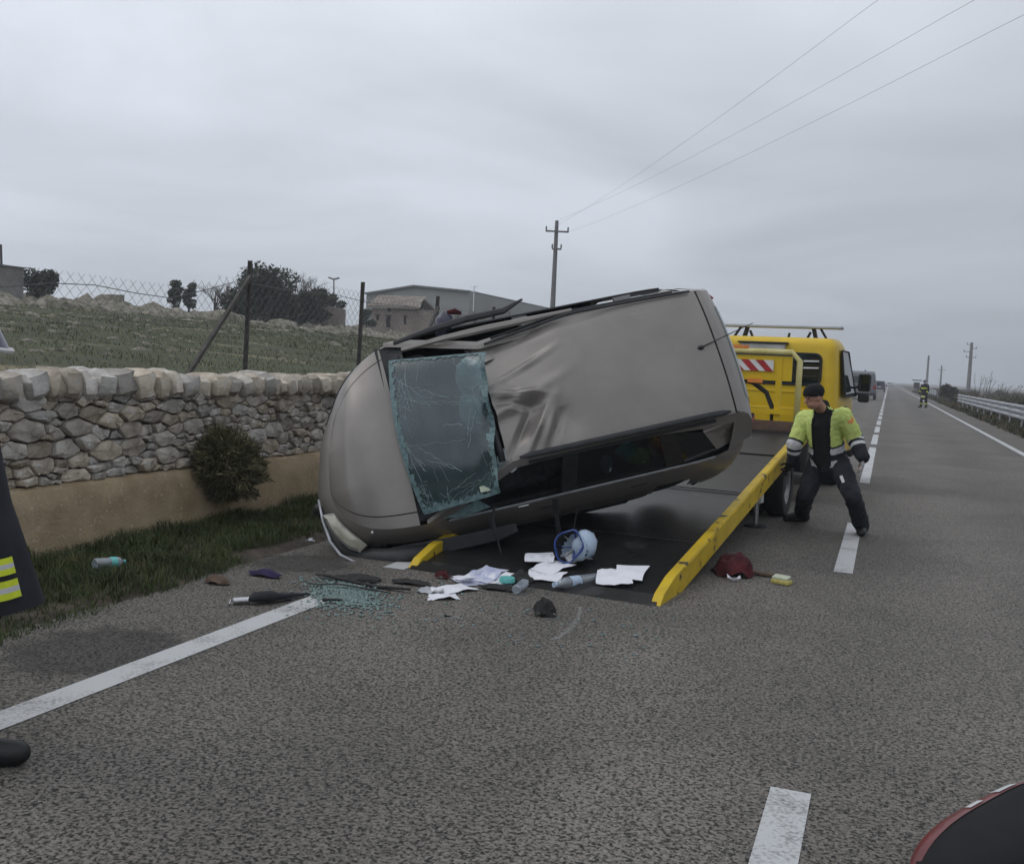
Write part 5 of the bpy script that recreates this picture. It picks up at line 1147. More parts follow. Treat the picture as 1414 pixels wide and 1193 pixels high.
def build_body(J, root, voxel, mats, hands=True, k=1.0):
    mb = MB(); H = headrot(J['face']); h = J['head']; L = lambda x, y, z: h+H@(Vector((x, y, z))*k)
    mb.ball(h+H@Vector((0, -.005, .02))*k, (.076*k, .096*k, .105*k), 18, 12, rot=H); mb.ball(L(0, .025, -.055), (.058*k, .068*k, .062*k), 14, 10, rot=H)
    mb.capsule(L(0, .088, .012), L(0, .108, -.022), .010*k, .015*k, 8)                       # nose
    mb.capsule(L(-.022, .078, -.060), L(.022, .078, -.060), .010*k, .010*k, 8)               # lips
    mb.capsule(L(-.04, .078, .038), L(.04, .078, .038), .012*k, .012*k, 8)                   # brow
    for s in (-1, 1): mb.ball(L(s*.076, -.008, .0), (.010*k, .020*k, .032*k), 8, 6, rot=H)   # ears
    mb.chain([L(0, -.015, -.06), J['neck']], [.058*k, .062*k])
    mb.chain([J['neck'], J['chest'], J['belly'], J['pelvis']], [.07*k, .125*k, .12*k, .13*k])
    mb.chain([J['shL'], J['chest'], J['shR']], [.065*k, .115*k, .065*k])
    for s in 'LR':
        mb.chain([J['sh'+s], J['el'+s], J['wr'+s]], [.056*k, .042*k, .029*k]); mb.chain([J['pelvis'].lerp(J['hip'+s], .8), J['kn'+s], J['an'+s]], [.092*k, .058*k, .042*k]); mb.chain([J['an'+s], J['an'+s].lerp(J['to'+s], .6)], [.036*k, .022*k])
        if hands: hand(mb, J['wr'+s], J['hd'+s], J['hn'+s], 1 if s == 'L' else -1, k)
    rpart('body', mb, voxel, mats, root, sm=2)
    if voxel < .015:
        for s in (-1, 1): part('eye', MB().ball(L(s*.031, .076, .016), (.012*k, .010*k, .009*k), 8, 6, rot=H), M['blackc'], root, smooth=True)
        part('eyebrow', MB().tube([L(-.05, .082, .042), L(-.02, .092, .046)], .005*k, 5).tube([L(.05, .082, .042), L(.02, .092, .046)], .005*k, 5), M['blackc'], root)
    return H, L
# ---- the recovery man bracing himself against the deck rail
q = lambda px, py, d: cpt(px, py, d)
fl_, fr_ = gp(1106, 720), gp(1189, 738)
J = dict(head=q(1124, 549, 10.22), face=Vector((-.78, -.50, -.30)), neck=q(1136, 567, 10.36), chest=q(1137, 587, 10.42), belly=q(1141, 615, 10.48), pelvis=q(1146, 640, 10.52),
         shR=q(1112, 578, 10.58), shL=q(1164, 575, 10.28), elR=q(1098, 612, 10.52), wrR=q(1094, 638, 10.62), elL=q(1181, 607, 10.32), wrL=q(1191, 631, 10.18),
         hipR=q(1128, 640, 10.60), hipL=q(1160, 640, 10.42), knR=q(1113, 682, 10.52), knL=q(1178, 686, 10.12), anR=fl_+Vector((0, 0, .09)), anL=fr_+Vector((0, .04, .09)),
         toR=fl_+Vector((-.14, -.10, .04)), toL=fr_+Vector((.0, -.17, .04)), hdL=Vector((.05, -.2, -1)), hnL=Vector((-1, -.1, 0)), hdR=Vector((-.5, .1, -.8)), hnR=Vector((-.6, .2, -.8)))
wk = thing('person', 'recovery worker in a lime high visibility jacket and black beanie leaning on the deck rail', 'person', (fl_+fr_)/2)
build_body(J, wk, .0075, M['skin'])
mb = MB().chain([J['neck']+Vector((0, 0, .045)), J['neck'], J['chest'], J['belly'], J['pelvis']], [.075, .09, .165, .175, .17]).chain([J['shL'], J['chest'], J['shR']], [.07, .13, .07])
rpart('sweater', mb, .014, M['blackc'], wk, wrinkle=.008)
mb = MB().chain([J['neck']+Vector((0, 0, -.01)), J['chest'], J['belly'], J['pelvis']+Vector((0, 0, -.04))], [.10, .18, .185, .195]).chain([J['shL'], J['chest'], J['shR']], [.095, .155, .095])
for s in 'LR': mb.chain([J['sh'+s], J['el'+s], J['wr'+s]], [.100, .088, .066])
ta, tb = np.array(J['neck']), np.array(J['pelvis']+Vector((0, 0, -.14))); fdir = np.array((-.30, -.92, .0)); fdir /= np.linalg.norm(fdir); ldir = np.cross(fdir, (0, 0, 1.)); nk = np.array(J['chest'])
def jpick(c, n_):
    t, dt = segp(c, ta, tb); m_ = np.zeros(len(c), int)
    m_[t > .50] = 1; m_[(t > .525) & (t < .615)] = 2; m_[(t > .70) & (t < .79)] = 2
    for s in 'LR':
        t1, d1 = segp(c, J['sh'+s], J['el'+s]); t2, d2 = segp(c, J['el'+s], J['wr'+s]); arm = (np.minimum(d1, d2) < .125) & (dt > np.minimum(d1, d2)) & ((t1 > .28) | (d2 < d1))
        tt = np.where(d1 < d2, t1*.55, .55+t2*.45); m_[arm] = np.where(tt[arm] < .50, 0, np.where(tt[arm] < .545, 1, np.where(tt[arm] < .63, 2, np.where(tt[arm] < .69, 1, np.where(tt[arm] < .76, 2, 1)))))
    lat = (c-nk)@ldir; m_[(np.abs(np.abs(lat+.03)-.082) < .012) & ((n_@fdir) > .35) & (dt < .24) & (t < .5)] = 1
    return m_
def jdrop(c, n_):
    t, dt = segp(c, ta, tb); lat = (c-nk)@ldir; return (((n_@fdir) > .25) & (np.abs(lat+.03) < .075+.03*t) & (((c-nk)@fdir) > .05)) | (t >= .999) & (n_[:, 2] < -.7)
jk = rpart('jacket', mb, .009, [M['lime'], M['navy'], M['silver']], wk, sm=3, pick=jpick, drop=jdrop, wrinkle=.016)
part('shoulder_badge', MB().lathe([(.001, .0), (.036, 0), (.036, .004), (.001, .004)], J['shL'].lerp(J['elL'], .22)+Vector((.048, -.078, .02)), (.5, -.85, .2), 14), [M['orange']], wk)
mb = MB().chain([J['belly'].lerp(J['pelvis'], .5), J['pelvis']+Vector((0, 0, -.02))], [.155, .165])
for s in 'LR': mb.chain([J['pelvis'].lerp(J['hip'+s], .85), J['kn'+s], J['an'+s]+Vector((0, 0, .0))], [.122, .090, .082])
rpart('trousers', mb, .013, M['navy'], wk, wrinkle=.022)
part('reflective_patch', MB().bar(J['hipL'].lerp(J['knL'], .35)+Vector((-.03, -.135, 0)), J['hipL'].lerp(J['knL'], .55)+Vector((-.03, -.125, 0)), .03, .006, up=(0, -1, 0)), M['silver'], wk)
for s in 'LR':
    a, t_ = J['an'+s], J['to'+s]; dd = (t_-a); dd.z = 0; dd.normalize(); sd_ = Vector((-dd.y, dd.x, 0)); b = Vector((a.x, a.y, 0))
    mb = MB().chain([b-dd*.05+Vector((0, 0, .055)), b+dd*.10+Vector((0, 0, .05)), b+dd*.19+Vector((0, 0, .042))], [.058, .056, .046]).chain([b-dd*.01+Vector((0, 0, .06)), a+Vector((0, 0, .09))], [.060, .066])
    rpart('boot', mb, .010, M['boot'], wk)
H, Lh = (lambda H: (H, lambda x, y, z: J['head']+H@Vector((x, y, z))))(headrot(J['face']))
hat = MB().ball(Lh(0, -.012, .055), (.094, .114, .090), 18, 12, rot=H)
rpart('beanie', hat, .009, M['blackc'], wk, drop=lambda c, n_: ((c-np.array(Lh(0, 0, .012)))@np.array(H@Vector((0, -.28, 1)))) < 0)
mb = MB(); hand(mb, J['wrL'], J['hdL'], J['hnL'], 1, 1.14, .45); mb.chain([J['wrL'].lerp(J['elL'], .12), J['wrL']], [.044, .036]); rpart('glove', mb, .007, M['glove'], wk)
mb = MB(); hand(mb, J['wrR'], J['hdR'], J['hnR'], -1, 1.14, .7); mb.chain([J['wrR'].lerp(J['elR'], .12), J['wrR']], [.044, .036]); rpart('glove', mb, .007, M['blackc'], wk)

def standing(base, face, h=1.78, spread=.16):
    f_ = Vector(face).normalized(); r_ = f_.cross(Vector((0, 0, 1))); k = h/1.75; b = Vector(base)
    P = lambda x, y, z: b+r_*x*k+f_*y*k+Vector((0, 0, z*k))
    d = dict(head=P(0, .03, 1.63), face=f_+Vector((0, 0, -.12)), neck=P(0, 0, 1.47), chest=P(0, 0, 1.30), belly=P(0, 0, 1.10), pelvis=P(0, 0, .95))
    for s, g_ in (('R', 1), ('L', -1)):
        d.update({'sh'+s: P(g_*.19, 0, 1.42), 'el'+s: P(g_*.27, .0, 1.14), 'wr'+s: P(g_*.26, .14, .95), 'hip'+s: P(g_*.10, 0, .92), 'kn'+s: P(g_*spread*.8, .03, .50), 'an'+s: P(g_*spread, 0, .09), 'to'+s: P(g_*spread*1.15, .15, .04), 'hd'+s: f_*.5+Vector((0, 0, -.8)), 'hn'+s: r_*-g_})
    return d, P
def firefighter(base, face, label, vox, h=1.8, spread=.16, extra=None, flare=0.):
    J, P = standing(base, face, h, spread); t = thing('person', label, 'person', base); build_body(J, t, max(vox*.7, .009), M['skin']); k = h/1.75
    mb = MB().chain([J['neck'], J['chest'], J['belly'], J['pelvis'], P(0, 0, .70)], [.11, .185, .185, .19+flare*.3, .20+flare]).chain([J['shL'], J['chest'], J['shR']], [.10, .16, .10])
    for s in 'LR': mb.chain([J['sh'+s], J['el'+s], J['wr'+s]], [.095, .08, .062])
    def pk(c, n_):
        z = (c[:, 2]-base[2])/k; m_ = np.zeros(len(c), int); tor = np.hypot(c[:, 0]-base[0], c[:, 1]-base[1]) < .26+flare
        m_[tor & (z > 1.22) & (z < 1.28)] = 1; m_[tor & (z > .66) & (z < .76)] = 1; m_[tor & (z > .695) & (z < .725)] = 2
        for s in 'LR':
            t2, d2 = segp(c, J['el'+s], J['wr'+s]); m_[(d2 < .11) & (t2 > .55) & (t2 < .8)] = 1
        return m_
    rpart('coat', mb, vox, [M['navy'], M['fyellow'], M['silver']], t, pick=pk, wrinkle=.015)
    mb = MB()
    for s in 'LR': mb.chain([J['pelvis'].lerp(J['hip'+s], .85), J['kn'+s], J['an'+s]+Vector((0, 0, .05))], [.12, .095, .085])
    rpart('trousers', mb, vox, [M['navy'], M['fyellow']], t, wrinkle=.018, pick=lambda c, n_: ((c[:, 2]-base[2] > .24) & (c[:, 2]-base[2] < .31)).astype(int))
    for s in 'LR':
        a, o = J['an'+s], J['to'+s]; dd = o-a; dd.z = 0; dd.normalize(); b = Vector((a.x, a.y, base[2]))
        mb = MB().chain([b-dd*.05+Vector((0, 0, .06)), b+dd*.10+Vector((0, 0, .055)), b+dd*.20+Vector((0, 0, .048))], [.058, .056, .046]).chain([b+Vector((0, 0, .06)), a+Vector((0, 0, .10))], [.058, .065]); rpart('boot', mb, max(.010, vox*.7), M['boot'], t)
    H = headrot(J['face']); Lh = lambda x, y, z: J['head']+H@(Vector((x, y, z))*k)
    hm = MB().ball(Lh(0, -.01, .05), (.118*k, .142*k, .112*k), 18, 12, rot=H)
    rpart('helmet', hm, max(.010, vox*.7), M['helmet'], t, drop=lambda c, n_: ((c-np.array(Lh(0, 0, -.01)))@np.array(H@Vector((0, 0, 1)))) < 0)
    part('helmet_brim', MB().lathe([(.120*k, .02), (.150*k, .0), (.152*k, -.006), (.118*k, .0)], Lh(0, .0, -.005), H@Vector((0, .10, 1)), 28), M['silver'], t, smooth=30)
    for s in 'LR':
        mb = MB(); hand(mb, J['wr'+s], J['hd'+s], J['hn'+s], 1 if s == 'L' else -1, 1.12, .5); rpart('glove', mb, max(.008, vox*.5), M['blackc'], t)
    return t, J, P, Lh, H
b = gp(1275, 563); firefighter((b.x, b.y, 0), (-.6, -.8, 0), 'distant firefighter in dark kit with yellow bands standing by the edge line', .02, 1.85, .20)
# ---- firefighter at the left, mostly outside the frame: turned to the right, coat hanging open
b = gp(-97, 1042); base = Vector((b.x, b.y, 0)); fx = R0*.97+F0*.2
J, P = standing(base, fx, 1.80, .13)
ff = thing('person', 'firefighter in a long dark coat with yellow bands beside the white edge line', 'person', base)
J['anR'] += Vector(fx)*.125; J['toR'] += Vector(fx)*.125; J['anL'] -= Vector(fx)*.42; J['toL'] -= Vector(fx)*.42; J['knL'] -= Vector(fx)*.2; J['head'] = P(.0, .06, 1.60); build_body(J, ff, .010, M['skin'])
fv, rv = Vector(fx).normalized(), Vector(fx).normalized().cross(Vector((0, 0, 1)))
def cring(z, a, f_, off, n=40): return [base+fv*(off+f_*math.cos(2*math.pi*i/n))+rv*(a*math.sin(2*math.pi*i/n))+Vector((0, 0, z)) for i in range(n)]
def cprof(z):                                                       # half width, half depth, forward shift of the coat at height z
    return [float(np.interp(z, [.60, .80, 1.0, 1.25, 1.45, 1.53], v)) for v in ([.30, .28, .26, .25, .21, .09], [.395, .335, .27, .225, .16, .08], [.0, .0, .0, .0, .0, .02])]
zs = np.linspace(.60, 1.53, 30)
def wob(r_, z): return [p+(p-(base+Vector((0, 0, z)))).normalized()*(.016*math.sin(i*1.1+z*4)*max(0, 1.3-z)) for i, p in enumerate(r_)]
coat = part('coat', MB().loft([wob(cring(z+(.04*0), *cprof(z)), z) for z in zs]), M['navy'], ff, smooth=60)
for z0, z1, m_ in ((.655, .680, 'fyellow'), (.680, .700, 'silver'), (.700, .725, 'fyellow'), (.745, .768, 'fyellow'), (.768, .785, 'silver'), (.785, .808, 'fyellow')):
    def bandp(u, v):
        a_ = R(20+320*u); z = z0+(z1-z0)*v; w_, d_, o_ = cprof(z); n_i = a_/(2*math.pi)*40
        p = base+fv*(o_+d_*math.cos(a_))+rv*(w_*math.sin(a_))+Vector((0, 0, z)); return p+(p-(base+Vector((0, 0, z)))).normalized()*(.006+.016*math.sin(n_i*1.1+z*4)*max(0, 1.3-z))
    part('reflective_band', MB().grid(bandp, 50, 1), M[m_], ff, smooth=True)
mb = MB()
for s in 'LR': mb.chain([J['sh'+s], J['el'+s], J['wr'+s]], [.095, .082, .062])
rpart('sleeves', mb, .014, M['navy'], ff, wrinkle=.015)
mb = MB()
for s in 'LR': mb.chain([J['pelvis'].lerp(J['hip'+s], .85), J['kn'+s], J['an'+s]+Vector((0, 0, .05))], [.12, .095, .085])
rpart('trousers', mb, .014, M['navy'], ff, wrinkle=.018)
for s in 'LR':
    a, o = J['an'+s], J['to'+s]; b_ = Vector((a.x, a.y, 0)); mb = MB().chain([b_-fv*.05+Vector((0, 0, .06)), b_+fv*.12+Vector((0, 0, .058)), b_+fv*.23+Vector((0, 0, .05))], [.056, .056, .048]).chain([b_+Vector((0, 0, .06)), a+Vector((0, 0, .12))], [.058, .07]); rpart('boot', mb, .009, M['boot'], ff)
H = headrot(J['face']); Lh = lambda x, y, z: J['head']+H@Vector((x, y, z))
rpart('helmet', MB().ball(Lh(0, -.01, .06), (.125, .15, .12), 20, 14, rot=H), .009, M['helmet'], ff, drop=lambda c, n_: ((c-np.array(Lh(0, 0, -.02)))@np.array(H@Vector((0, 0, 1)))) < 0)
vz = part('helmet_visor', MB().grid(lambda u, v: Lh((.12+.03*v)*math.sin(R(-55+110*u)), .02+(.13+.06*v)*math.cos(R(-55+110*u)), .07-.095*v), 16, 5), M['helmet'], ff, smooth=True)
part('visor_edge', MB().tube([Lh(.152*math.sin(R(-55+110*u)), .022+.195*math.cos(R(-55+110*u)), -.03) for u in np.linspace(0, 1, 14)], .011, 6), M['white'], vz)
for s in 'LR':
    mb = MB(); hand(mb, J['wr'+s], J['hd'+s], J['hn'+s], 1 if s == 'L' else -1, 1.12, .5); rpart('glove', mb, .008, M['blackc'], ff)

# ================================================================== VEHICLES FAR DOWN THE ROAD
def far_vehicle(name, label, cat, px, py, wid, hgt, lng, mat, rack=False, hd=R(0)):
    b = gp(px, py); t = thing(name, label, cat, (b.x, b.y, 0), Matrix.Rotation(hd, 3, 'Z')); w2 = wid/2
    L = lambda n, mb, m, par=None, **k: part(n, mb, m, par or t, world=False, **k)
    body_ = L('body', MB().loft([[Vector((s_*x, y, z)) for s_, x, z in ((-1, w2*.96, .38), (-1, w2, .75), (-1, w2*.98, hgt*.55), (-1, w2*tp_, zt*.97), (-1, w2*tp_*.9, zt), (1, w2*tp_*.9, zt), (1, w2*tp_, zt*.97), (1, w2*.98, hgt*.55), (1, w2, .75), (1, w2*.96, .38))] for y, zt, tp_ in ((0, hgt*.94, .86), (.06, hgt*.98, .88), (lng*.3, hgt, .88), (lng*.62, hgt*.97, .86), (lng*.74, hgt*.66, .92), (lng*.97, hgt*.56, .9), (lng, hgt*.45, .85))]), mat, smooth=35)
    L('rear_window', MB().box((0, -.012, hgt*.74), (wid*.66, .03, hgt*.24)), M['cabglass'], body_, bevel=.02)
    for s in (-1, 1):
        L('side_window', MB().slab([Vector((s*w2*.975, lng*.12, hgt*.60)), Vector((s*w2*.975, lng*.66, hgt*.60)), Vector((s*w2*.875, lng*.58, hgt*.90)), Vector((s*w2*.875, lng*.10, hgt*.90))], (s*.015, 0, 0)), M['cabglass'], body_)
        L('tail_lamp', MB().box((s*w2*.90, -.015, hgt*.47), (wid*.09, .04, hgt*.13)), M['redlamp'], body_)
        for y in (lng*.2, lng*.8): wheel(t, (s*(w2-.10), y, .34), (s, 0, 0), .34, .22)
        L('door_mirror', MB().box((s*(w2+.12), lng*.66, hgt*.58), (.18, .12, .16)), M['blackp'], body_, bevel=.02)
    L('rear_bumper', MB().box((0, -.06, .48), (wid*.94, .14, .24)), M['blackp'], body_, bevel=.03); L('number_plate', MB().box((0, -.02, .80), (.52, .02, .12)), M['white'], body_)
    if rack:
        rk = L('roof_rack', MB().bar((-w2*.8, .3, hgt+.12), (-w2*.8, lng*.55, hgt+.12), .05, .06).bar((w2*.8, .3, hgt+.12), (w2*.8, lng*.55, hgt+.12), .05, .06), M['white'], body_)
        for y in (.4, lng*.3, lng*.5): L('rack_bar', MB().bar((-w2*.85, y, hgt+.06), (w2*.85, y, hgt+.06), .06, .12), M['galv'], rk)
        L('beacon', MB().lathe([(.001, .22), (.05, .2), (.06, 0)], (.2, lng*.4, hgt+.05), n=10), M['bluerim'], rk)
    return t
far_vehicle('fire_van', 'grey van with a roof rack stopped in the left lane beyond the tow truck', 'van', 1188, 551.5, 2.45, 2.35, 5.2, M['vanpaint'], True)
far_vehicle('parked_car', 'dark blue car stopped just past the grey van', 'car', 1213.5, 541.0, 1.8, 1.75, 4.2, M['bluecar'])
far_vehicle('parked_car', 'small pale car farthest down the road near the vanishing point', 'car', 1228, 534.4, 1.8, 1.6, 4.2, M['white'])
b = gp(1256, 540.5); t = thing('roadside_shelter', 'dark roadside shelter frame with a flat roof beyond the firefighter', 'shelter', (b.x+1.2, b.y, 0)); bx_ = b.x+1.2
for s in (-1, 1): part('post', MB().bar((bx_+s*.55, b.y, -.2), (bx_+s*.55, b.y, 2.1), .22, .22), M['frame'], t)
part('roof', MB().box((bx_, b.y, 2.2), (1.7, 1.6, .2)), M['frame'], t); part('back_panel', MB().box((bx_, b.y+.5, 1.2), (1.1, .08, 1.2)), M['frame'], t)

# ================================================================== THINGS STREWN ON THE ROAD
rr = random.Random(21)
def sheet(px, py, w_, l_, yaw, label, mat=M['paper'], name='paper_sheet', z=.012, curl=.02, group='papers strewn behind the deck', fold=0.):
    c = onsurf(px, py); rot = Matrix.Rotation(yaw, 3, 'Z'); a_, b_ = rr.uniform(-1, 1), rr.uniform(-1, 1); ph = rr.uniform(0, 6)
    zz = deckz(c.x, c.y)+z
    def f_(u, v):
        x, y = (u-.5), (v-.5); h_ = curl*(a_*x*x*4+b_*y*y*4+.8*math.sin(6*x+ph)*y+.25*math.sin(17*x+9*y+ph))+abs(x)*fold; q_ = rot@Vector((x*w_*(1+.12*math.sin(ph+y*3)), y*l_*(1+.10*math.cos(ph*2+x*3)), 0)); return Vector((c.x, c.y, deckz(c.x+q_.x, c.y+q_.y)+z+max(-.008, h_)))+q_
    m_ = MB().grid(f_, 6, 6); o = solo(name, m_, mat, label, 'paper', base=(c.x, c.y, zz), group=group); sd = o.modifiers.new('t', 'SOLIDIFY'); sd.thickness = .0012; return o
def onsurf(px, py):
    p = gp(px, py)
    for k in range(6): p = gp(px, py, deckz(p.x, p.y))
    return p
def deckz(x, y):
    p = toL((x, y, 0)); return max(.0, p.y*math.tan(SL)+.05) if abs(p.x) < DW and p.y > -.1 else 0
sheet(611, 822, .21, .30, .5, 'crumpled white paper sheet near the black trim strips'); sheet(628, 815, .21, .28, -.5, 'white paper sheet lying over the crumpled one', z=.02); sheet(596, 818, .16, .12, .2, 'grey white torn paper scrap beside the trim strips', M['paperg'])
sheet(652, 803, .24, .30, .9, 'blue printed leaflet among the papers', M['paperb'], z=.015); sheet(672, 801, .21, .30, -.2, 'white leaflet with blue print behind the teal lid', M['paperb'], z=.024); sheet(690, 806, .2, .26, .3, 'white paper half under the teal lid', z=.018); sheet(640, 806, .12, .16, -.8, 'white folded paper next to the red packet', z=.03)
sheet(744, 792, .21, .22, .3, 'small white paper leaning left of the helmet', z=.03, curl=.05); sheet(760, 800, .24, .28, -.3, 'white paper under the pale blue helmet', z=.02, curl=.03); sheet(752, 806, .30, .21, .1, 'white paper touching the plastic bottle', z=.012); sheet(795, 797, .16, .2, .7, 'grey paper inside the rim of the helmet', M['paperg'], z=.04)
sheet(846, 801, .24, .30, .35, 'left page of the white open booklet on the deck edge', z=.012, curl=.012, group='open booklet pages'); sheet(870, 797, .24, .30, .10, 'right page of the white open booklet on the deck edge', z=.02, curl=.015, group='open booklet pages')
sheet(428, 748, .07, .05, .3, 'tiny white paper scrap in the grass by the car nose', group='small litter'); sheet(1013, 803, .11, .04, .2, 'white strip of paper in front of the dark red cloth', group='small litter')
def lump(name, label, cat, px, py, r_, seed, mat, yaw=0., jit=.22, z=0., e=1.0, group=None):
    c = gp(px, py); zz = deckz(c.x, c.y)*0+z; return solo(name, MB().ball((c.x, c.y, zz+r_[2]*.85), r_, 14, 9, jit=jit, seed=seed, rot=Matrix.Rotation(yaw, 3, 'Z'), e=e), mat, label, cat, base=(c.x, c.y, zz), smooth=True, group=group)
def rag(name, label, px, py, w_, l_, h_, seed, mat, yaw=0.):
    """crumpled cloth: a sheet pushed into folds"""
    c = gp(px, py); g_ = random.Random(seed); o1, o2 = g_.uniform(0, 9), g_.uniform(0, 9); rot = Matrix.Rotation(yaw, 3, 'Z')
    def f_(u, v):
        x, y = u*2-1, v*2-1; r_ = math.hypot(x, y); k = max(0, 1-r_*r_*.72)
        n_ = float(fbm(np.array(x*1.6+o1), np.array(y*1.6+o2), seed)); n2 = float(fbm(np.array(x*2.1+o2), np.array(y*2.1+o1), seed+3)); f2 = .75+.5*n2
        return Vector((c.x, c.y, .006+h_*k*(.35+1.1*n_)+.012*n2))+rot@Vector((x*w_*f2*(1-.2*y*y), y*l_*f2*(1-.2*x*x), 0))
    return solo(name, MB().grid(f_, 22, 22), mat, label, 'cloth', base=(c.x, c.y, 0), smooth=True)
rag('cloth_heap', 'dark red crumpled cloth on the asphalt right of the deck', 1012, 793, .17, .20, .17, 3, M['redrag'], .4)
c = gp(1040, 793); solo('board_scrap', MB().box((c.x+.02, c.y, .02), (.28, .06, .018), Matrix.Rotation(R(-14), 3, 'Z')), M['wood'], 'narrow brown board sticking out of the dark red cloth', 'board', base=(c.x, c.y, 0))
c = gp(1079, 806); sp = thing('sponge', 'yellow sponge with a pale scouring top on the asphalt', 'sponge', (c.x, c.y, 0), Matrix.Rotation(R(-20), 3, 'Z'))
part('foam', MB().box((0, 0, .018), (.15, .09, .032)), M['sponge'], sp, world=False, bevel=.008); part('scourer', MB().box((-.01, .015, .048), (.13, .08, .022), Matrix.Rotation(R(9), 3, 'X')), M['sponge2'], sp, world=False, bevel=.006)
rag('dark_rag', 'small dark crumpled rag standing up on the open asphalt', 752, 850, .075, .06, .11, 8, M['dark'])
rag('dark_rag', 'flat black rag beside the broken glass', 494, 801, .17, .09, .03, 9, M['dark'], .2); rag('dark_rag', 'flat black rag between glass and papers', 568, 806, .15, .07, .03, 10, M['dark'], .1); rag('dark_rag', 'dark cloth heap left of the water bottle', 720, 806, .10, .11, .09, 11, M['dark'])
rag('dark_rag', 'black folder lying under the printed leaflets', 690, 814, .16, .07, .03, 12, M['dark'], .1)
rag('violet_cloth', 'violet cloth lying in the soil by the verge', 366, 796, .13, .05, .05, 13, M['purple'])
rag('red_packet', 'reddish packet at the edge of the papers', 611, 799, .06, .03, .05, 14, M['redrag'])
rag('dirty_wrapper', 'dull red wrapper in the grass edge', 300, 806, .10, .05, .05, 15, M['wood'])
c = gp(700, 809); solo('teal_lid', MB().lathe([(.001, .045), (.055, .045), (.06, .03), (.06, .012), (.001, .012)], (c.x, c.y, .02), n=20), M['teal'], 'round teal plastic lid on the papers', 'lid', base=(c.x, c.y, .02), smooth=40)
# water bottle
def bottle(name, label, p0, p1, r_, mats, cap):
    p0, p1 = Vector(p0), Vector(p1); ax = (p1-p0).normalized(); L = (p1-p0).length; t = thing(name, label, 'bottle', p0-Vector((0, 0, r_)))
    prof = [(.001, 0), (r_*.8, .0), (r_, .012)]
    n_ = 9
    for i in range(n_): z = .02+(L*.66)*i/n_; prof += [(r_, z), (r_*.93, z+L*.66/n_*.5)]
    prof += [(r_, L*.72), (r_*.9, L*.80), (r_*.45, L*.90), (r_*.36, L*.92), (r_*.36, L*.95)]
    part('shell', MB().lathe(prof, p0, ax, 22), mats[0], t, smooth=50); part('cap', MB().lathe([(r_*.42, L*.94), (r_*.42, L), (.001, L)], p0, ax, 16), cap, t, smooth=40)
    part('wrapper', MB().lathe([(r_*1.012, L*.46), (r_*1.012, L*.68)], p0, ax, 22), mats[1], t, smooth=True); return t
a, b = onsurf(826, 808), onsurf(764, 817); bottle('plastic_bottle', 'clear ribbed plastic water bottle lying in front of the helmet', a+Vector((0, 0, .05)), b+Vector((0, 0, .05)), .047, (M['plast'], M['paleblue']), M['paleblue'])
a = gp(712, 822); b = gp(727, 812); bottle('plastic_cup', 'small clear plastic bottle crushed beside the dark cloth', a+Vector((0, 0, .04)), b+Vector((0, 0, .05)), .035, (M['plast'], M['plast']), M['plast'])
a, b = pX(130, 779, -5.05), pX(172, 787, -5.0); a.z = max(a.z, .12); b.z = a.z-.02; bottle('green_bottle', 'pale green plastic bottle lying in the verge grass', a, b, .04, (M['plast'], M['teal']), M['teal'])
# cycle helmet on its side: pale shell, blue rim, dark webbing
hc = onsurf(786, 797); hz_b = deckz(hc.x, hc.y)+.125; ax = (R0*-.60-F0*.70+Vector((0, 0, .30))).normalized(); u_ = ax.orthogonal().normalized(); v_ = ax.cross(u_)
hl = thing('helmet', 'pale blue helmet with a blue rim lying on its side on papers', 'helmet', (hc.x, hc.y, hz_b-.12)); hcc = Vector((hc.x, hc.y, hz_b)) - ax*.02
part('shell', MB().lathe([(.128, .05), (.126, .0), (.112, -.05), (.088, -.09), (.055, -.115), (.001, -.126)], hcc, ax, 26), M['paleblue'], hl, smooth=50); part('lining', MB().lathe([(.120, .05), (.122, .0), (.114, -.05), (.094, -.086), (.06, -.114), (.001, -.126)], hcc, ax, 22), M['dark'], hl, smooth=50)
part('rim', MB().lathe([(.132, .045), (.133, .058), (.122, .060), (.120, .045), (.132, .045)], hcc, ax, 26), M['bluerim'], hl, smooth=30)
for k in range(4): a_ = R(45*k); part('webbing', MB().tube([hcc+u_*math.cos(a_)*.118*c_+v_*math.sin(a_)*.118*c_+ax*(.02-.07*(1-c_*c_)) for c_ in np.linspace(-1, 1, 9)], .010, 5, ell=.4), M['bluerim'] if k % 2 else M['paperg'], hl)
for o_ in [o for o in bpy.data.objects if o.parent == hl]:
    for v__ in o_.data.vertices:
        c_ = v__.co*26; v__.co += Vector((math.sin(c_.y*1.3+c_.z), math.sin(c_.z*1.1+c_.x*1.4), math.sin(c_.x*1.7+c_.y)))*.007
part('side_pad', MB().ball(hcc+R0*.10+F0*.06+Vector((0, 0, .015)), (.10, .10, .115), 14, 10, jit=.07, seed=4), M['paleblue'], hl, smooth=True)
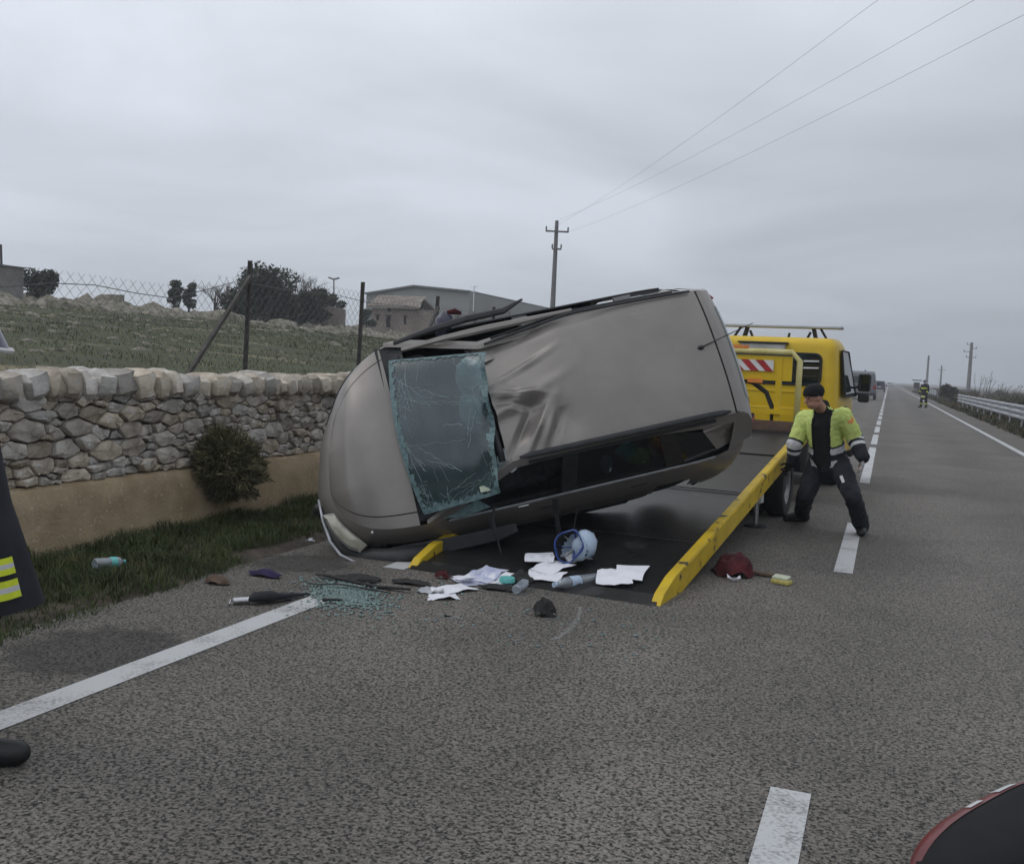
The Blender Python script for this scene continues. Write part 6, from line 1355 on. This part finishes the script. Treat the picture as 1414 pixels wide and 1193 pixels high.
# umbrella
a, b, c = gp(322, 835), gp(372, 833), gp(428, 822); um = thing('umbrella', 'folded black umbrella with a silver handle beside the edge line', 'umbrella', (b.x, b.y, 0))
part('handle', MB().tube([a+Vector((0, 0, .025)), a.lerp(b, .45)+Vector((0, 0, .028))], .022, 12), M['chrome'], um, smooth=40); part('handle_loop', MB().tube([a+Vector((0, -.04, .012)), a+Vector((-.02, 0, .03)), a+Vector((0, .05, .012))], .006, 6), M['chrome'], um)
d = (c-a).normalized(); part('canopy', MB().tube([a.lerp(b, .4)+Vector((0, 0, .03)), a.lerp(b, .6)+Vector((0, 0, .045)), a.lerp(b, 1.0)+Vector((0, .02, .045)), b.lerp(c, .25)+Vector((0, .0, .035)), b.lerp(c, .7)+Vector((0, 0, .022)), c+Vector((0, 0, .012))], [.022, .055, .060, .035, .018, .006], 10, ell=.6), M['umb'], um, smooth=True)
part('rib', MB().tube([b+Vector((.02, .05, .03)), c+Vector((.01, .03, .01))], .004, 5), M['chrome'], um); part('loose_flap', MB().slab([b+Vector((0, -.02, .02)), b.lerp(c, .5)+Vector((.03, -.06, .015)), c+Vector((0, -.01, .01)), b.lerp(c, .5)+Vector((0, .02, .03))], (0, 0, .003)), M['umb'], um)
# black trim strips torn off the car
for pts, lab in ((((436, 797), (452, 801), (480, 805), (520, 812), (566, 819)), 'longer torn black rubber trim strip across the broken glass'), (((426, 811), (470, 813), (510, 817), (540, 821)), 'shorter torn black rubber trim strip nearer the edge line')):
    P_ = [gp(*p) for p in pts]; P_ = [p+Vector((0, 0, .022+.012*math.sin(i*1.7))) for i, p in enumerate(P_)]; w_ = .022 if len(pts) == 5 else .010
    solo('rubber_trim', MB().tube(P_, [w_*.6]+[w_]*(len(P_)-2)+[w_*.7], 6, ell=.5), M['dark'], lab, 'trim strip', base=P_[0], smooth=True)
c = gp(459, 831); solo('rubber_scrap', MB().box((c.x, c.y, .012), (.13, .035, .016), Matrix.Rotation(R(25), 3, 'Z')), M['dark'], 'short black rubber scrap on the broken glass', 'scrap', base=(c.x, c.y, 0))
# broken glass: crumbs nobody could count
n = 2000; g = np.random.default_rng(3); U = g.normal(0, 1, (n, 2)); C0 = gp(478, 822); ex = (gp(512, 826)-gp(440, 818))*.5; ey = (gp(474, 800)-gp(486, 838))*.5
X = C0.x+U[:, 0]*ex.x*.75+U[:, 1]*ey.x*.55; Y = C0.y+U[:, 0]*ex.y*.75+U[:, 1]*ey.y*.55
V, Ft = rocks(n, X, Y, 0*X+.008, np.abs(g.normal(.005, .003, n))+.002, 4, .7); fast('broken_glass', V, Ft, M['shard'], kind='stuff', label='turquoise crumbs of broken safety glass at the end of the edge line', cat='glass')
n = 260; X = g.uniform(-3.6, -1.2, n); Y = g.uniform(5.2, 6.9, n); V, Ft = rocks(n, X, Y, 0*X+.004, np.abs(g.normal(.005, .003, n))+.002, 5, .7); fast('glass_splinters', V, Ft, M['shard'], kind='stuff', label='stray glass splinters scattered over the asphalt', cat='glass')
# chalky scuff marks on the asphalt
for pts, w_ in ((((802, 838), (799, 852), (788, 868), (772, 880), (762, 884)), .022), (((706, 886), (718, 883), (728, 880)), .012), (((612, 850), (622, 852), (636, 856)), .03)):
    P_ = [gp(*p) for p in pts]; m_ = MB()
    for k in range(int(1500*w_/.022)):
        t = rr.random()*(len(P_)-1.001); i = int(t); q_ = P_[i].lerp(P_[i+1], t-i); d_ = (P_[i+1]-P_[i]).normalized(); q_ = q_+Vector((-d_.y, d_.x, 0))*rr.gauss(0, w_*.55)*(1-.5*abs(2*t/(len(P_)-1)-1)); r_ = rr.uniform(.001, .0045); a_ = rr.uniform(0, 6)
        m_.add([q_+Vector((r_*math.cos(a_+c_), r_*math.sin(a_+c_)*.7, .003)) for c_ in (0, 1.6, 3.1, 4.7)], [(0, 1, 2, 3)])
    struct('scuff_mark', m_, M['chalk'])
# equipment bag at the lower right corner
bc = gp(1384, 1214); ba = (gp(1414, 1128)-gp(1262, 1172)); ba.z = 0; ba.normalize(); bs = Vector((-ba.y, ba.x, 0))
bag = thing('equipment_bag', 'black equipment bag with a glossy red top panel lying on the asphalt', 'bag', (bc.x, bc.y, 0))
def bagp(t, a):                                       # t along, a around
    w_ = .16*(1-abs(2*t-1)**3.2)**.6+.004; h_ = .112*(1-abs(2*t-1)**3.2)**.55*(.62+.65*min(t*1.25, 1))+.004; sg = lambda x: math.copysign(abs(x)**.72, x)
    return Vector((bc.x, bc.y, .0))+ba*(-.42+.92*t)+bs*(w_*sg(math.cos(a)))+Vector((0, 0, h_+h_*sg(math.sin(a))))
part('shell', MB().loft([[bagp(t, 2*math.pi*j/28) for j in range(28)] for t in np.linspace(.004, .996, 26)]), M['blackc'], bag, smooth=60)
def bagpatch(t0, t1, a0, a1, o, nt, na): return MB().grid(lambda u, v: (lambda p: p+(p-(Vector((bc.x, bc.y, .12))+ba*(-.42+.92*(t0+(t1-t0)*u)))).normalized()*o)(bagp(t0+(t1-t0)*u, a0+(a1-a0)*v)), nt, na)
rp = part('red_panel', bagpatch(.07, .97, R(24), R(66), .004, 26, 8), pmat('bag_red', (.15, .025, .026), (.10, .018, .02), 9, .35, coat=.2, bump=.3, bscale=14), bag, smooth=True)
part('painted_highlight', bagpatch(.56, .66, R(44), R(62), .007, 8, 3), M['silver'], rp, smooth=True); part('painted_highlight', bagpatch(.40, .47, R(52), R(62), .007, 8, 3), M['silver'], rp, smooth=True)  # silver patches put bright highlights into the red panel's colour
part('strap', MB().tube([bagp(.80, R(150))+Vector((0, 0, .0)), bagp(.85, R(118))+Vector((0, 0, .06)), bagp(.93, R(100))+Vector((0, 0, .05)), bagp(.97, R(95))], .022, 6, ell=.4), M['blackc'], bag, smooth=True)

# ================================================================== AIR
m = bpy.data.materials.new('thin_haze'); m.use_nodes = True; t = m.node_tree; t.nodes.clear(); o_ = N(t, 'ShaderNodeOutputMaterial'); pv = N(t, 'ShaderNodeVolumePrincipled')
pv.inputs['Color'].default_value = (.86, .90, .96, 1); pv.inputs['Density'].default_value = .0011; t.links.new(pv.outputs[0], o_.inputs['Volume'])
part('haze', MB().box((0, 500, 18), (900, 1300, 40)), m, None, kind='stuff', label='thin pale haze over the road and fields', cat='haze')
